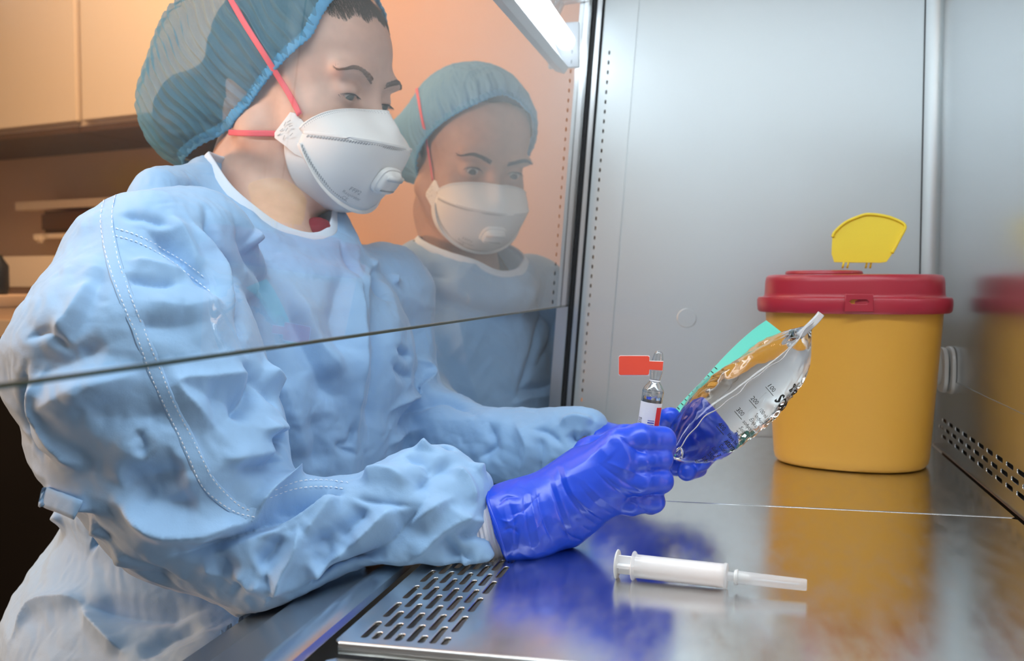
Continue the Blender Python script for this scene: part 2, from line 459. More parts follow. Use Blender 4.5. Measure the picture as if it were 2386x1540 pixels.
def bvh_of(V, F): return BVHTree.FromPolygons([tuple(v) for v in V], [tuple(int(i) for i in f) for f in F])
def onto(bvh, pix, off=0.0):
    """pixels of the photograph cast onto a surface"""
    out = []; nn = []
    for (x, y) in pix:
        d = ray(x, y); d = d/np.linalg.norm(d)
        h = bvh.ray_cast(Vector(CAM), Vector(d))
        if h[0] is None: continue
        n = h[1] if h[1].dot(Vector(d)) < 0 else -h[1]
        out.append(np.array(h[0]+n*off)); nn.append(np.array(n))
    return np.array(out), np.array(nn)
print('setup', round(time.time()-T0, 1))

# =================================================================== CABINET SHELL (structure)
YF = 1.345          # far side wall
XB = 0.240          # back wall
XT = -0.223         # front edge of the work trays
ZT = 0.74           # cabinet ceiling
def gx(z): return -0.2256+(z-0.171)*0.0767     # leaning plane of the front sash
# far side wall (trapezoid following the leaning sash), built as a bevelled slab
def slab_poly(name, pts, th, m, nrm_axis, parent=None):
    bm = bmesh.new(); a = [bm.verts.new(p) for p in pts]; off = Vector(nrm_axis)*th
    b = [bm.verts.new(Vector(p)+off) for p in pts]; n = len(pts)
    bm.faces.new(a); bm.faces.new(b[::-1])
    for i in range(n): bm.faces.new([a[i], b[i], b[(i+1) % n], a[(i+1) % n]])
    return mesh_bm(name, bm, m, parent)
# the strip of the wall that carries the row of slots is a perforated sheet; the rest is plain
xs0 = -0.2193  # strip left at z=0
strip_w = 0.040; tilt = math.atan(0.0767)
Hs = 0.742
fr_strip = Matrix(((math.cos(tilt), math.sin(tilt), 0, xs0), (0, 0, 1, YF), (-math.sin(tilt), math.cos(tilt), 0, 0), (0, 0, 0, 1)))
# local x = across strip, local y = up along it ; local z = world y
hol = []
for i in range(37):
    hol.append(slot_poly(0.0060, 0.0434+i*0.01302, 0.0062, 0.0026, math.pi/2, 3))
ws = struct(perforated('wall_far_slotted_strip', [(-.0045, 0), (strip_w, 0), (strip_w, Hs), (-.0045, Hs)], hol, 0.0016, M['steel_wall'], fr_strip, bevel=0.0003))
ws.name = 'trim_1'; tag(ws, 'slotted steel strip along the front edge of the far side wall', None)
bk = struct(box('trim_2', (-0.20, YF+0.006, 0), (-0.125, YF+0.012, ZT), M['dark'])); 
# plain part of the wall with rounded corner into the back wall : one bent sheet
def bent_sheet(name, path, z0, z1, m, th=0.0015, x_left=None):
    bm = bmesh.new(); lo = []; hi = []
    for i, (x, y) in enumerate(path):
        xl0 = x; xl1 = x
        if x_left and i == 0: xl0, xl1 = x_left
        lo.append(bm.verts.new((xl0, y, z0))); hi.append(bm.verts.new((xl1, y, z1)))
    for i in range(len(path)-1): bm.faces.new([lo[i], lo[i+1], hi[i+1], hi[i]])
    return mesh_bm(name, bm, m, smooth=True)
r = 0.016
path = [(xs0+strip_w, YF), (0.0, YF), (XB-r-.001, YF)]
path += [(XB-r+r*math.sin(a), YF-r+r*math.cos(a)) for a in np.linspace(0.0, math.pi/2, 8)]
cs = math.cos(tilt); 
wf = struct(bent_sheet('wall_far', path[:3]+path[3:], 0, ZT, M['steel_wall'], x_left=(xs0+strip_w*cs, xs0+strip_w*cs+ZT*0.0767)))
auto_smooth(wf, 30)
box('trim_3', (XB-r-0.0035, YF-0.0014, 0), (XB-r-0.002, YF, ZT), M['black'])['kind'] = 'structure'
# back wall, with three rows of air slots along its foot
pitch = 0.037; y_lo, y_hi = -0.30, YF-r
holes = []
fr_back = Matrix(((0, 0, 1, XB), (1, 0, 0, 0), (0, 1, 0, 0), (0, 0, 0, 1)))
for row, (z, off) in enumerate(((0.0385, 0.0), (0.0285, 0.0185), (0.0190, 0.0))):
    y = 0.60+off
    while y < y_hi-0.03:
        holes.append(slot_poly(y, z, 0.026, 0.0052, 0, 4)); y += pitch
wb_low = struct(perforated('wall_back_grille', [(y_lo, 0), (y_hi, 0), (y_hi, 0.09), (y_lo, 0.09)], holes, 0.0014, M['steel_back'], fr_back, bevel=0.0004))
wb_low.name = 'trim_4'; tag(wb_low, 'slotted steel foot of the cabinet back wall', None)
bm = bmesh.new(); vs = [bm.verts.new(p) for p in ((XB, y_lo, .09), (XB, y_hi, .09), (XB, y_hi, ZT), (XB, y_lo, ZT))]; bm.faces.new(vs)
struct(mesh_bm('wall_back', bm, M['steel_back']))
struct(box('trim_5', (XB+0.012, y_lo, -0.02), (XB+0.02, YF, 0.12), M['dark']))
# near side wall and cabinet ceiling (behind and above the viewpoint)
struct(box('wall_near', (-0.19, -0.31, 0), (XB, -0.30, ZT), mat('pale_near_panel', (0.78, 0.82, 0.84), 0.5, 0.3)))
struct(box('ceiling', (gx(ZT), -0.31, ZT), (XB, YF, ZT+0.01), mat('white_ceiling_filter', (0.75, 0.78, 0.80), 0.6)))

M['pane_clear'] = bpy.data.materials.new('clear_pane'); M['pane_clear'].use_nodes = True
_n = M['pane_clear'].node_tree; _t = _n.nodes.new('ShaderNodeBsdfTransparent'); _n.links.new(_t.outputs[0], _n.nodes['Material Output'].inputs[0])
# outer post of the sash frame, black seal, inner guide
def post(name, dx0, dx1, y0, y1, m, z0=-0.02, z1=ZT):
    bm = bmesh.new()
    q = []
    for z in (z0, z1):
        b = xs0+z*0.0767
        q.append([bm.verts.new(p) for p in ((b+dx0, y0, z), (b+dx1, y0, z), (b+dx1, y1, z), (b+dx0, y1, z))])
    bm.faces.new(q[0][::-1]); bm.faces.new(q[1])
    for i in range(4): bm.faces.new([q[0][i], q[0][(i+1) % 4], q[1][(i+1) % 4], q[1][i]])
    bmesh.ops.recalc_face_normals(bm, faces=bm.faces[:])
    bmesh.ops.bevel(bm, geom=[e for e in bm.edges], offset=min(abs(dx1-dx0)*.2, .0012), segments=2, affect='EDGES')
    return auto_smooth(mesh_bm(name, bm, m, smooth=True), 40)
fe = empty('sash_frame', (-0.21, YF, 0), 'brushed steel upright frame with black seal at the end of the glass sash', 'window frame')
for nm, a, b, y0, y1, m in (('outer_post', -0.0363, -0.0205, YF-0.016, YF+0.03, 'steel_frame'), ('back_seal', -0.0300, -0.0220, YF+0.031, YF+0.034, 'black'),
                            ('black_seal', -0.0204, -0.0147, YF-0.006, YF+0.02, 'black'), ('inner_guide', -0.0137, -0.0076, YF-0.009, YF+0.02, 'steel_frame'),
                            ('guide_gap', -0.0074, -0.0048, YF-0.002, YF+0.02, 'black')):
    o = post(nm, a, b, y0, y1, M[m]); o.parent = fe
adopt(fe)
# glass sash: real slab, its lower edge ground dark
gl = empty('sash_window', (gx(.172), .5, .172), 'large clear glass sash hanging between the viewer and the two women', 'window')
def sash(name, z0, z1, m, th):
    bm = bmesh.new(); y0, y1 = -0.298, YF-0.0175; q = []
    for z in (z0, z1):
        q.append([bm.verts.new(p) for p in ((gx(z), y0, z), (gx(z), y1, z), (gx(z)-th, y1, z), (gx(z)-th, y0, z))])
    bm.faces.new(q[0][::-1]); bm.faces.new(q[1])
    for i in range(4): bm.faces.new([q[0][i], q[0][(i+1) % 4], q[1][(i+1) % 4], q[1][i]])
    o = mesh_bm(name, bm, m, gl)
    if name == 'glass_pane':
        o.data.materials.append(M['pane_clear'])
        for p in o.data.polygons:
            if p.center.x < gx(p.center.z)-.001 or abs(p.normal.x) < .5: p.material_index = 1
    return o
sash('glass_pane', 0.1728, ZT, M['sash_glass'], 0.004)
sash('ground_edge', 0.171, 0.1727, mat('dark_green_glass_edge', (0.02, 0.05, 0.045), 0.25), 0.004)
adopt(gl)
# round plug button on the far wall
c = P(1600, 741, YF)
o = lathe('wall_plug', [(0, 0.0), (0.0128, 0.0), (0.0128, 0.0004), (0.0121, 0.0009), (0.0060, 0.0009), (0, 0.0009)], M['steel_wall'], seg=36, frame=frame_z((c[0], YF-.0002, c[2]), (0, -1, 0)))
auto_smooth(o, 14); tag(o, 'small round steel plug button on the far steel wall', 'cap')

# =================================================================== WORK TRAYS
def tray(y0, y1, z, label, x0=XT, x1=XB-0.0055, lipm='steel_table', near=False):
    t = empty('work_tray', (0, y0, z), label, 'tray', 'steel work trays')
    xl, yl = x1-x0, y1-y0; hs = []
    # slots: eight columns, columns alternate by half a pitch, short slots at both ends
    Lp, Ls = 0.0365, 0.0290
    for c in range(8):
        x = 0.0134+c*0.0069; y = 0.0095
        if c % 2 == 1: hs.append(slot_poly(x, y+0.0058, 0.0130, 0.0048, math.pi/2, 4)); y += 0.0125+0.0080
        while y+Ls < yl-0.006:
            hs.append(slot_poly(x, y+Ls/2, Ls, 0.0048, math.pi/2, 4)); y += Lp
    cc = 0.004
    outer = [(cc, 0), (xl-cc, 0), (xl, cc), (xl, yl-cc), (xl-cc, yl), (cc, yl), (0, yl-cc), (0, cc)]
    fr = Matrix.Translation((x0, y0, z-0.001))
    perforated('tray_sheet', outer, hs, 0.0012, M['steel_table'], fr, t, bevel=0.0005)
    # turned-down rounded lip along the near edge
    bm = bmesh.new(); pr = [(0.0012, 0.0004), (0.0002, 0.0003), (-0.0009, -0.0005), (-0.0014, -0.0018), (-0.0015, -0.006), (-0.0005, -0.0063)]
    A = [bm.verts.new((x0+.003, y0+a, z+b)) for a, b in pr]; B = [bm.verts.new((x1-.003, y0+a, z+b)) for a, b in pr]
    for i in range(len(pr)-1): bm.faces.new([A[i], B[i], B[i+1], A[i+1]])
    mesh_bm('front_lip', bm, M['steel_frame'], t, smooth=True)
    adopt(t); return t
tray(0.929, YF-0.003, 0.0, 'rear steel work tray under the yellow bin, beyond the bright seam')
tray(0.5203, 0.9265, 0.0, 'middle steel work tray under the syringe, with slotted front edge')
tray(-0.29, 0.5135, -0.0065, 'nearest steel work tray, only its far slots showing at the bottom edge')
# plenum floor below the slots
struct(box('trim_6', (XT-0.012, -0.3, -0.055), (XB, YF, -0.05), mat('plenum_steel', (0.75, 0.70, 0.62), 0.35, 1.0)))
# front sill: rolled rail, sloping apron and outer ledge, one bent section
prof = [(XT-0.0085, -0.05), (XT-0.0085, -0.012), (XT-0.0093, -0.004), (XT-0.0115, -0.0005), (XT-0.016, 0.0008), (XT-0.023, 0.0008), (XT-0.0285, -0.0004), (XT-0.0325, -0.003),
        (XT-0.078, -0.0190), (XT-0.0825, -0.0212), (XT-0.083, -0.0245), (XT-0.118, -0.0345), (XT-0.122, -0.038), (XT-0.123, -0.09), (XT-0.02, -0.12)]
bm = bmesh.new(); A = [bm.verts.new((x, -0.3, z)) for x, z in prof]; B = [bm.verts.new((x, YF+.03, z)) for x, z in prof]
for i in range(len(prof)-1): bm.faces.new([A[i], B[i], B[i+1], A[i+1]])
o = auto_smooth(mesh_bm('front_sill', bm, M['steel_sill'], smooth=True), 25); tag(o, 'rolled steel front sill of the cabinet under the near sleeve', 'sill')
o['kind'] = 'structure'; o.name = 'trim_7'; del o['category']
struct(box('trim_8', (XT-0.02, -0.3, -0.9), (XB+.05, YF+.03, -0.125), M['dark']))

# =================================================================== ROOM BEHIND THE WOMEN
def wall_line(name, px0, px1, Y0, zlo, zhi, m, ang=75.7, th=0.02, off=0.0, parent=None, bev=0.0):
    """vertical board on the line of the rear wall between the sight lines px0 and px1"""
    a = math.radians(ang); d = np.array((-math.sin(a), math.cos(a))); base = P(145, 310, 2.7)[:2]
    n = np.array((d[1], -d[0]));
    if n[1] > 0: n = -n
    base = base+n*off
    def hit(px):
        r_ = ray(px, 657)[:2]; A_ = np.array([[r_[0], -d[0]], [r_[1], -d[1]]]); s = np.linalg.solve(A_, base); return r_*s[0]
    p0, p1 = hit(px0), hit(px1)
    bm = bmesh.new(); q = []
    for z in (zlo, zhi):
        q.append([bm.verts.new((*p, z)) for p in (p0, p1, p1-n*th, p0-n*th)])
    bm.faces.new(q[0][::-1]); bm.faces.new(q[1])
    for i in range(4): bm.faces.new([q[0][i], q[0][(i+1) % 4], q[1][(i+1) % 4], q[1][i]])
    if bev: bmesh.ops.bevel(bm, geom=bm.edges[:], offset=bev, segments=2, affect='EDGES')
    return mesh_bm(name, bm, m, parent)
z_at = lambda py, off=0.0: P(145, py, 2.7-off*.97)[2]
struct(wall_line('wall_rear', -1500, 1700, 0, -0.9, 1.75, M['peach'], off=-0.02, th=0.03))
struct(wall_line('wall_rear_tiles', -1500, 640, 0, -0.05, z_at(310)+.02, M['tan'], off=-0.012, th=0.006)).name = 'trim_9'
zb = z_at(312, .32)
for i, (a, b) in enumerate(((-222, 191), (194, 600))):
    t = empty('wall_cupboard', (0, 0, 0), ['leftmost cream wall cupboard in the top left corner', 'cream wall cupboard partly behind the large hair cap'][i], 'cupboard', 'cream wall cupboards')
    cb = wall_line('body', a, b, 0, zb, zb+0.75, M['cream'], off=0.30, th=0.30, parent=t)
    dr = wall_line('door', a+4, b-4, 0, zb+0.012, zb+0.745, M['cream'], off=0.32, th=0.018, parent=t, bev=.003)
    wall_line('bottom_rail', a, b, 0, zb-0.016, zb-0.001, M['brownobj'], off=0.316, th=0.30, parent=t)
# shelf with dark basket under the cupboards
t = empty('wall_shelf', (0, 0, 0), 'long pale shelf rail under the cream cupboards', 'shelf')
wall_line('shelf_board', 40, 640, 0, z_at(487, 0.12), z_at(468, 0.12), M['cream'], off=0.12, th=0.12, parent=t)
wall_line('lower_rail', 80, 640, 0, z_at(556, 0.14), z_at(545, 0.14), M['cream'], off=0.14, th=0.02, parent=t)
o = wall_line('basket', 95, 205, 0, z_at(543, 0.13), z_at(492, 0.13), M['brownobj'], off=0.13, th=0.10, bev=.01); tag(o, 'dark brown basket hanging under the pale shelf', 'basket')
o = wall_line('door_knob', 78, 98, 0, z_at(566, 0.17), z_at(545, 0.17), M['cream'], off=0.17, th=0.02, bev=.008); o.name = 'rail_end_cap'; tag(o, 'round pale end cap of the lower rail beside the basket', 'cap')
t = empty('counter', (0, 0, 0), 'long pale laboratory counter at the left edge of the picture', 'counter')
wall_line('counter_top', -560, 640, 0, z_at(668, 0.35), z_at(598, 0.35), M['cream'], off=0.35, th=0.35, parent=t)
wall_line('front_panel', -560, 640, 0, z_at(745, 0.33), z_at(669, 0.33), M['tan'], off=0.33, th=0.33, parent=t)
wall_line('edge_strip', -560, 640, 0, z_at(785, 0.36), z_at(746, 0.36), M['cream'], off=0.36, th=0.36, parent=t)
wall_line('base_cupboards', -560, 640, 0, -0.9, z_at(786, 0.30), M['dark'], off=0.30, th=0.30, parent=t)  # near-black colour stands in for the unlit dark below the counter
c = P(-8, 640, 1.95)
o = lathe('black_bottle', [(0, -.045), (.022, -.045), (.026, -.035), (.026, .02), (.016, .035), (.012, .045), (0, .045)], M['black'], seg=24, frame=Matrix.Translation(Vector(c))); tag(o, 'dark round bottle at the left edge, standing in front of the counter', 'bottle')
t_c = bpy.data.objects['counter']
o2 = box('side_table', (c[0]-.25, c[1]-.12, c[2]-.075), (c[0]+.05, c[1]+.12, c[2]-.0455), M['tan'], bevel=.004); tag(o2, 'brown ledge carrying the dark bottle at the left edge', 'table')
struct(box('floor', (-4, -1.5, -0.92), (1.2, 3.6, -0.9), M['floor']))
struct(box('wall_left', (-4.0, -1.5, -0.9), (-3.95, 3.6, 1.75), M['tan']))
struct(box('ceiling_room', (-4.0, -1.5, 1.75), (-0.5, 3.6, 1.8), M['cream'])).name = 'ceiling.001'

# fluorescent lamp fixture beyond the glass, by the frame
t = empty('strip_light', (-.22, 1.0, .5), 'lit white fluorescent strip light with grey housing beside the sash frame', 'lamp')
_l = P(1322, 100, 1.315); lx, lz, ye = min(_l[0], gx(_l[2])-.0185), _l[2], 1.326
lathe('tube', [(0, 0), (.006, 0), (.0118, .001), (.0118, 1.10), (.006, 1.101), (0, 1.101)], M['tube'], t, seg=20, frame=frame_z((lx, ye-0.02, lz), (0, -1, 0)))
bm = bmesh.new(); pr = [(-0.036, 0.0), (-0.0235, -0.0345), (-0.018, -0.042), (-0.012, -0.040), (-0.010, -0.032), (-0.0145, -0.016), (-0.0165, 0.006), (-0.0155, 0.03)]
q = [(lx+a+.004, lz+b) for a, b in [(-.045, .05), (-.030, -.018), (-.022, -.034), (-.010, -.038), (-.004, -.030), (-.012, -.019), (-.019, -.006), (-.021, .012), (-.022, .05)]]
A = [bm.verts.new((x, 0.15, z)) for x, z in q]; B = [bm.verts.new((x, ye, z)) for x, z in q]
for i in range(len(q)): bm.faces.new([A[i], A[(i+1) % len(q)], B[(i+1) % len(q)], B[i]])
bm.faces.new(A); bm.faces.new(B[::-1])
auto_smooth(mesh_bm('housing', bm, M['lampgrey'], t, smooth=True), 35)
bm = bmesh.new(); q = [(gx(.5)-.008, lz-.012), (gx(.52)-.0075, lz+.02), (gx(.55)-.009, lz+.05), (lx-.018, lz+.052), (lx-.019, lz+.01)][2:]
q = [(lx-.0175, lz-.006), (lx-.017, lz+.03), (lx-.006, lz+.052), (gx(.565)-.006, lz+.056), (gx(.565)-.006, lz+.06), (lx-.012, lz+.06)]
A = [bm.verts.new((x, 0.15, z)) for x, z in q]; B = [bm.verts.new((x, ye, z)) for x, z in q]
for i in range(len(q)): bm.faces.new([A[i], A[(i+1) % len(q)], B[(i+1) % len(q)], B[i]])
auto_smooth(mesh_bm('reflector', bm, M['reflector'], t, smooth=True), 35)
box('end_cap', (lx-.028, ye-.001, lz-.030), (lx+.014, ye+.006, lz+.03), M['lampgrey'], t, bevel=.002)
adopt(t)
print('env', round(time.time()-T0, 1))

# =================================================================== SHARPS BIN
BX, BY = 0.1235, 1.178; RB = Matrix.Rotation(math.radians(-14), 4, 'Z')
def binframe(z=0): return Matrix.Translation((BX, BY, z)) @ RB
bn = empty('sharps_bin', (BX, BY, 0), 'yellow sharps bin with red lid and raised yellow flap', 'bin')
AX, AYb = 0.0835, 0.070
body = [(0.0, 0.0008), (0.90, 0.0008), (0.955, 0.0018), (0.985, 0.005), (1.0, 0.011)]
for i in range(1, 9):
    t = i/8; body.append((1.0+0.145*t, 0.011+t*(0.186-0.011)))
lathe('body', [(r_, z) for r_, z in body], M['yellow_bin'], bn, seg=96, frame=binframe(), sq=2.35, ax=AX, ay=AYb, close=False)
# lid: rim skirt, groove, dome wall, flat top
lid = [(1.165, 0.172), (1.215, 0.1705), (1.235, 0.173), (1.243, 0.180), (1.243, 0.187), (1.228, 0.1905), (1.165, 0.1915), (1.150, 0.1935), (1.146, 0.197), (1.140, 0.2115), (1.128, 0.2175), (1.10, 0.2205), (1.02, 0.2215), (0.0, 0.2222)]
lid = [(a, .1705+(b-.1705)*.82 if b > .1705 else b) for a, b in lid]
ld = lathe('lid', lid, M['red_lid'], bn, seg=96, frame=binframe(), sq=2.35, ax=AX, ay=AYb, close=False)
# raised turret ring under the flap
lathe('turret', [(0.0, 0.212), (.041, 0.212), (.042, 0.2135), (.041, 0.2160), (.038, 0.217), (0, 0.217)], M['red_lid'], bn, seg=48, frame=Matrix.Translation((BX-0.032, BY-0.005, 0)))
# locking tab with slot in the rim, facing the viewer
c = P(2001, 703, BY-AYb*1.243-0.001)
tb = perforated('locking_tab', [(-.0138, -.0095), (.0138, -.0095), (.0130, .0072), (-.0130, .0072)], [slot_poly(0.0, 0.0, .0215, .0060, 0, 2)], 0.0035, M['red_lid'], frame_z(c+np.array((0, -.001, 0)), (0.02, -1, 0.0), (1, 0.0, 0)), bn, bevel=.0008)
box('slot_tongue', (c[0]-.0115, c[1]+.0005, c[2]-.0035), (c[0]+.0115, c[1]+.0022, c[2]+.0028), M['yellow_bin'], bn, bevel=.0005)
# flap: fan-shaped open lid with rim, standing on two pairs of hinge strips
FD = BY-0.01
out = [(1951, 608), (1945, 590), (1946, 552), (1950, 541), (1972, 520), (2000, 507), (2020, 502), (2052, 506), (2078, 515), (2098, 530), (2088, 556), (2072, 590), (2060, 608), (2048, 610), (1990, 609)]
sc = FD/FPX; fc = P(2010, 560, FD)
po = [((x-2010)*sc, (560-y)*sc) for x, y in out]
bm = bmesh.new(); A = [bm.verts.new((x, y, -.0012)) for x, y in po]; B = [bm.verts.new((x, y, .0012)) for x, y in po]
bm.faces.new(A[::-1]); bm.faces.new(B); n = len(po)
for i in range(n): bm.faces.new([A[i], A[(i+1) % n], B[(i+1) % n], B[i]])
frF = frame_z(fc, (-0.12, -1, 0.10), (1, -0.12, 0)); bm.transform(frF)
fl = mesh_bm('flap', bm, M['yellow_flap'], bn)
rp = catmull([(x*.985, y*.985, .0016) for x, y in po[2:12]], 6)
rp = np.array([np.array(frF @ Vector(p)) for p in rp])
ribbon('flap_rim', rp, np.tile(np.array((0, -1, .1)), (len(rp), 1)), .0032, .0042, M['yellow_flap'], fl, round_=True)
for xs in (1967, 1978, 2021, 2031):
    a = P(xs, 606, FD); b = P(xs-4, 625, FD)
    ribbon('hinge_strip', np.array([a, (a+b)/2+np.array((0, -.001, 0)), b]), np.tile((0., -1, 0), (3, 1)), .0022, .0014, M['yellow_flap'], fl)
adopt(bn)

# =================================================================== WALL FITTING beside the bin (white round knob on plate)
_c = ray(2218, 862); c = CAM+_c*(XB/_c[0]); c[0] -= .0005
wk = empty('wall_socket', tuple(c), 'white round socket fitting on the back wall beside the yellow bin', 'socket')
fx = frame_z(c, (-1, 0, 0), (0, 1, 0)) @ Matrix.Diagonal((1, 1, .78, 1))
lathe('wall_plate', [(0, 0), (.027, 0), (.0275, .001), (.027, .005), (.024, .007), (0, .007)], M['white_plastic'], wk, seg=40, frame=fx, sq=3)
lathe('collar', [(.021, .007), (.021, .009), (.0195, .0095), (0, .0095)], M['black'], wk, seg=32, frame=fx)
lathe('disc', [(0, .0095), (.025, .0095), (.0262, .011), (.0255, .0155), (.023, .0165), (0, .0165)], M['white_plastic'], wk, seg=40, frame=fx, sq=3)
lathe('knob', [(0, .0165), (.017, .0165), (.0175, .018), (.017, .022), (.0145, .024), (0, .0245)], M['white_plastic'], wk, seg=36, frame=fx)
adopt(wk)

# =================================================================== SYRINGE
a = PZ(1437, 1314, 0.0098); b = PZ(1880, 1363, 0.0082)
ax = b-a; L = float(np.linalg.norm(ax)); fs = frame_z(a, ax, (0, -1, 0))
sy = empty('syringe', tuple(a), 'white plastic syringe with capped needle lying on the steel tray', 'syringe')
def f_(px): return (px-1437)/(1880-1437)*L*1.0
u = L/443.0
lathe('barrel', [(0.0088, 40*u), (0.0098, 40*u), (.0101, 42*u), (.0098, 45*u), (.0083, 48*u), (.0080, 52*u), (.00805, 255*u), (.0085, 257*u), (.0087, 260*u), (.0084, 264*u), (.0066, 265*u), (.0032, 266*u), (.0028, 286*u), (.0022, 287*u), (0, 287*u)], M['syringe_clear'], sy, seg=40, frame=fs, close=False)
# plunger: cross ribs, thumb disc, seal
pl = lathe('plunger', [(0, 0), (.0096, 0), (.0101, .8*u), (.0098, 3.5*u), (.008, 4.5*u), (.0035, 5*u), (0, 5*u)], M['white_plastic'], sy, seg=36, frame=fs)
white = mat('white_syringe_plunger', (0.84, 0.85, 0.87), 0.4)
for w_, h_ in ((.0066, .0011), (.0011, .0066)):
    bm = bmesh.new(); bmesh.ops.create_cube(bm, size=1)
    for v in bm.verts: v.co = Vector((v.co.x*w_*1.9, v.co.y*h_*1.9, (v.co.z+.5)*236*u+5*u))
    bm.transform(fs); mesh_bm('rib', bm, white, pl)
lathe('seal', [(0, 238*u), (.0072, 238*u), (.0076, 240*u), (.0072, 244*u), (.0076, 248*u), (.0073, 252*u), (.003, 258*u), (0, 259*u)], white, sy, seg=28, frame=fs)
lathe('liquid_core', [(0, 60*u), (.0070, 60*u), (.0072, 62*u), (.0072, 237*u), (0, 237*u)], white, sy, seg=28, frame=fs)
lathe('needle_hub', [(.0036, 280*u), (.0046, 281*u), (.0048, 285*u), (.0046, 289*u), (.0036, 290*u), (.0030, 312*u), (.0018, 316*u), (.0009, 320*u), (0, 320*u)], M['white_plastic'], sy, seg=24, frame=fs)
lathe('needle', [(0, 318*u), (.00045, 318*u), (.00045, 425*u), (0, 430*u)], M['steel_frame'], sy, seg=10, frame=fs)
lathe('needle_cap', [(.0052, 284*u), (.0052, 288*u), (.0044, 290*u), (.0040, 345*u), (.0041, 346*u), (.0038, 440*u), (.0034, 443*u), (0, 443*u)], M['needle_clear'], sy, seg=28, frame=fs, close=False)
# printed graduation marks
bm = bmesh.new()
def arc_quad(bm, z0, z1, a0, a1, R_):
    K = 4; prev = None
    for i in range(K+1):
        t = a0+(a1-a0)*i/K
        p = [bm.verts.new((R_*math.cos(t), R_*math.sin(t), z)) for z in (z0, z1)]
        if prev: bm.faces.new([prev[0], p[0], p[1], prev[1]])
        prev = p
up_ang = None
zl = fs.to_3x3().inverted() @ Vector((0, 0, 1)); up_ang = math.atan2(zl.y, zl.x)
tow = fs.to_3x3().inverted() @ Vector((0, 1, 0)); s_ = 1 if math.sin(math.atan2(tow.y, tow.x)-up_ang) > 0 else -1
for i in range(23):
    z = (92+i*7.0)*u; ln = .26 if i % 2 == 0 else .12
    arc_quad(bm, z, z+.00035, up_ang+s_*.08, up_ang+s_*(.08+ln), .00816)
bm.transform(fs); mesh_bm('scale_marks', bm, M['ink'], sy)
def text_mesh(txt, size):
    cu = bpy.data.curves.new('t', 'FONT'); cu.body = txt; cu.size = size; cu.resolution_u = 2
    t = bpy.data.objects.new('t', cu); COL.objects.link(t); dg = bpy.context.evaluated_depsgraph_get()
    me = bpy.data.meshes.new_from_object(t.evaluated_get(dg)); COL.objects.unlink(t); bpy.data.objects.remove(t)
    V = np.array([v.co[:] for v in me.vertices]).reshape(-1, 3); F = [tuple(p.vertices) for p in me.polygons]
    bpy.data.meshes.remove(me); return V, F
bm = bmesh.new()
for i in range(11):
    V_, F_ = text_mesh(str(i if i else 0), .0030)
    if not len(V_): continue
    vs = []
    for v in V_:
        ang = up_ang+s_*(.38+(v[0])/.00816*1.0); z = (92+i*14)*u+v[1]-.001
        vs.append(bm.verts.new((.00818*math.cos(ang), .00818*math.sin(ang), z)))
    for f in F_:
        try: bm.faces.new([vs[k] for k in f])
        except Exception: pass
bm.transform(fs); mesh_bm('scale_numbers', bm, M['ink'], sy)
adopt(sy)

M['amp_glass'] = glass_thin('thin_ampoule_glass', 3.0, (0.93, 0.95, 0.96))
# =================================================================== AMPOULE with flag sticker
AD = 0.800
a0 = P(1500, 1062, AD); a1 = P(1536, 817, AD); axv = a1-a0; LA = float(np.linalg.norm(axv)); fa = frame_z(a0, axv, (1, 0, 0)); uA = LA/248.0
am = empty('ampoule', tuple(a0), 'clear glass ampoule with white label and orange-red flag sticker in the gloved fingers', 'ampoule')
R0 = .00845
glass_prof = [(0, 0), (R0*.85, 0), (R0, .0015), (R0, 140*uA), (R0*1.02, 150*uA), (R0*.95, 158*uA), (R0*.70, 168*uA), (R0*.50, 175*uA), (R0*.475, 179*uA), (R0*.52, 184*uA), (R0*.60, 195*uA), (R0*.63, 205*uA), (R0*.56, 220*uA), (R0*.44, 236*uA), (R0*.36, 243*uA), (R0*.2, 247*uA), (0, 248*uA)]
pp = catmull([(r_, 0, z) for r_, z in glass_prof], 4); pp = [(max(p[0], 0), p[2]) for p in pp]; pp[0] = (0, 0); pp[-1] = (0, 248*uA)
lathe('glass_body', pp, M['amp_glass'], am, seg=40, frame=fa)
lathe('liquid', [(0, 3*uA), (R0*.86, 4*uA), (R0*.88, 138*uA), (R0*.84, 141*uA), (0, 140*uA)], M['ampoule'], am, seg=36, frame=fa)
lathe('score_ring', [(R0*.50, 176*uA), (R0*.54, 177.5*uA), (R0*.50, 179.5*uA)], M['paper'], am, seg=32, frame=fa, close=False)
lathe('label', [(R0*1.015, 20*uA), (R0*1.015, 128*uA)], M['paper'], am, seg=48, frame=fa, close=False)
viewl = fa.to_3x3().inverted() @ Vector((CAM-a0)); va = math.atan2(viewl.y, viewl.x)
sgn = 1 if (fa.to_3x3() @ Vector((math.cos(va+.5), math.sin(va+.5), 0))).x > (fa.to_3x3() @ Vector((math.cos(va), math.sin(va), 0))).x else -1
def patch(name, z0, z1, t0, t1, m, R_=R0*1.03):
    bm = bmesh.new(); K = 6; prev = None
    for i in range(K+1):
        t = va+sgn*(t0+(t1-t0)*i/K); p = [bm.verts.new((R_*math.cos(t), R_*math.sin(t), z)) for z in (z0, z1)]
        if prev: bm.faces.new([prev[0], p[0], p[1], prev[1]])
        prev = p
    bm.transform(fa); return mesh_bm(name, bm, m, am)
patch('red_stripe', 20*uA, 119*uA, .58, 1.30, M['red_ink'])
patch('blue_bar', 72*uA, 78*uA, -.12, .50, M['blue_ink']); patch('blue_bar', 81*uA, 83.5*uA, -.12, .50, M['blue_ink']); patch('blue_bar', 86.5*uA, 88*uA, -.12, .50, M['blue_ink'])
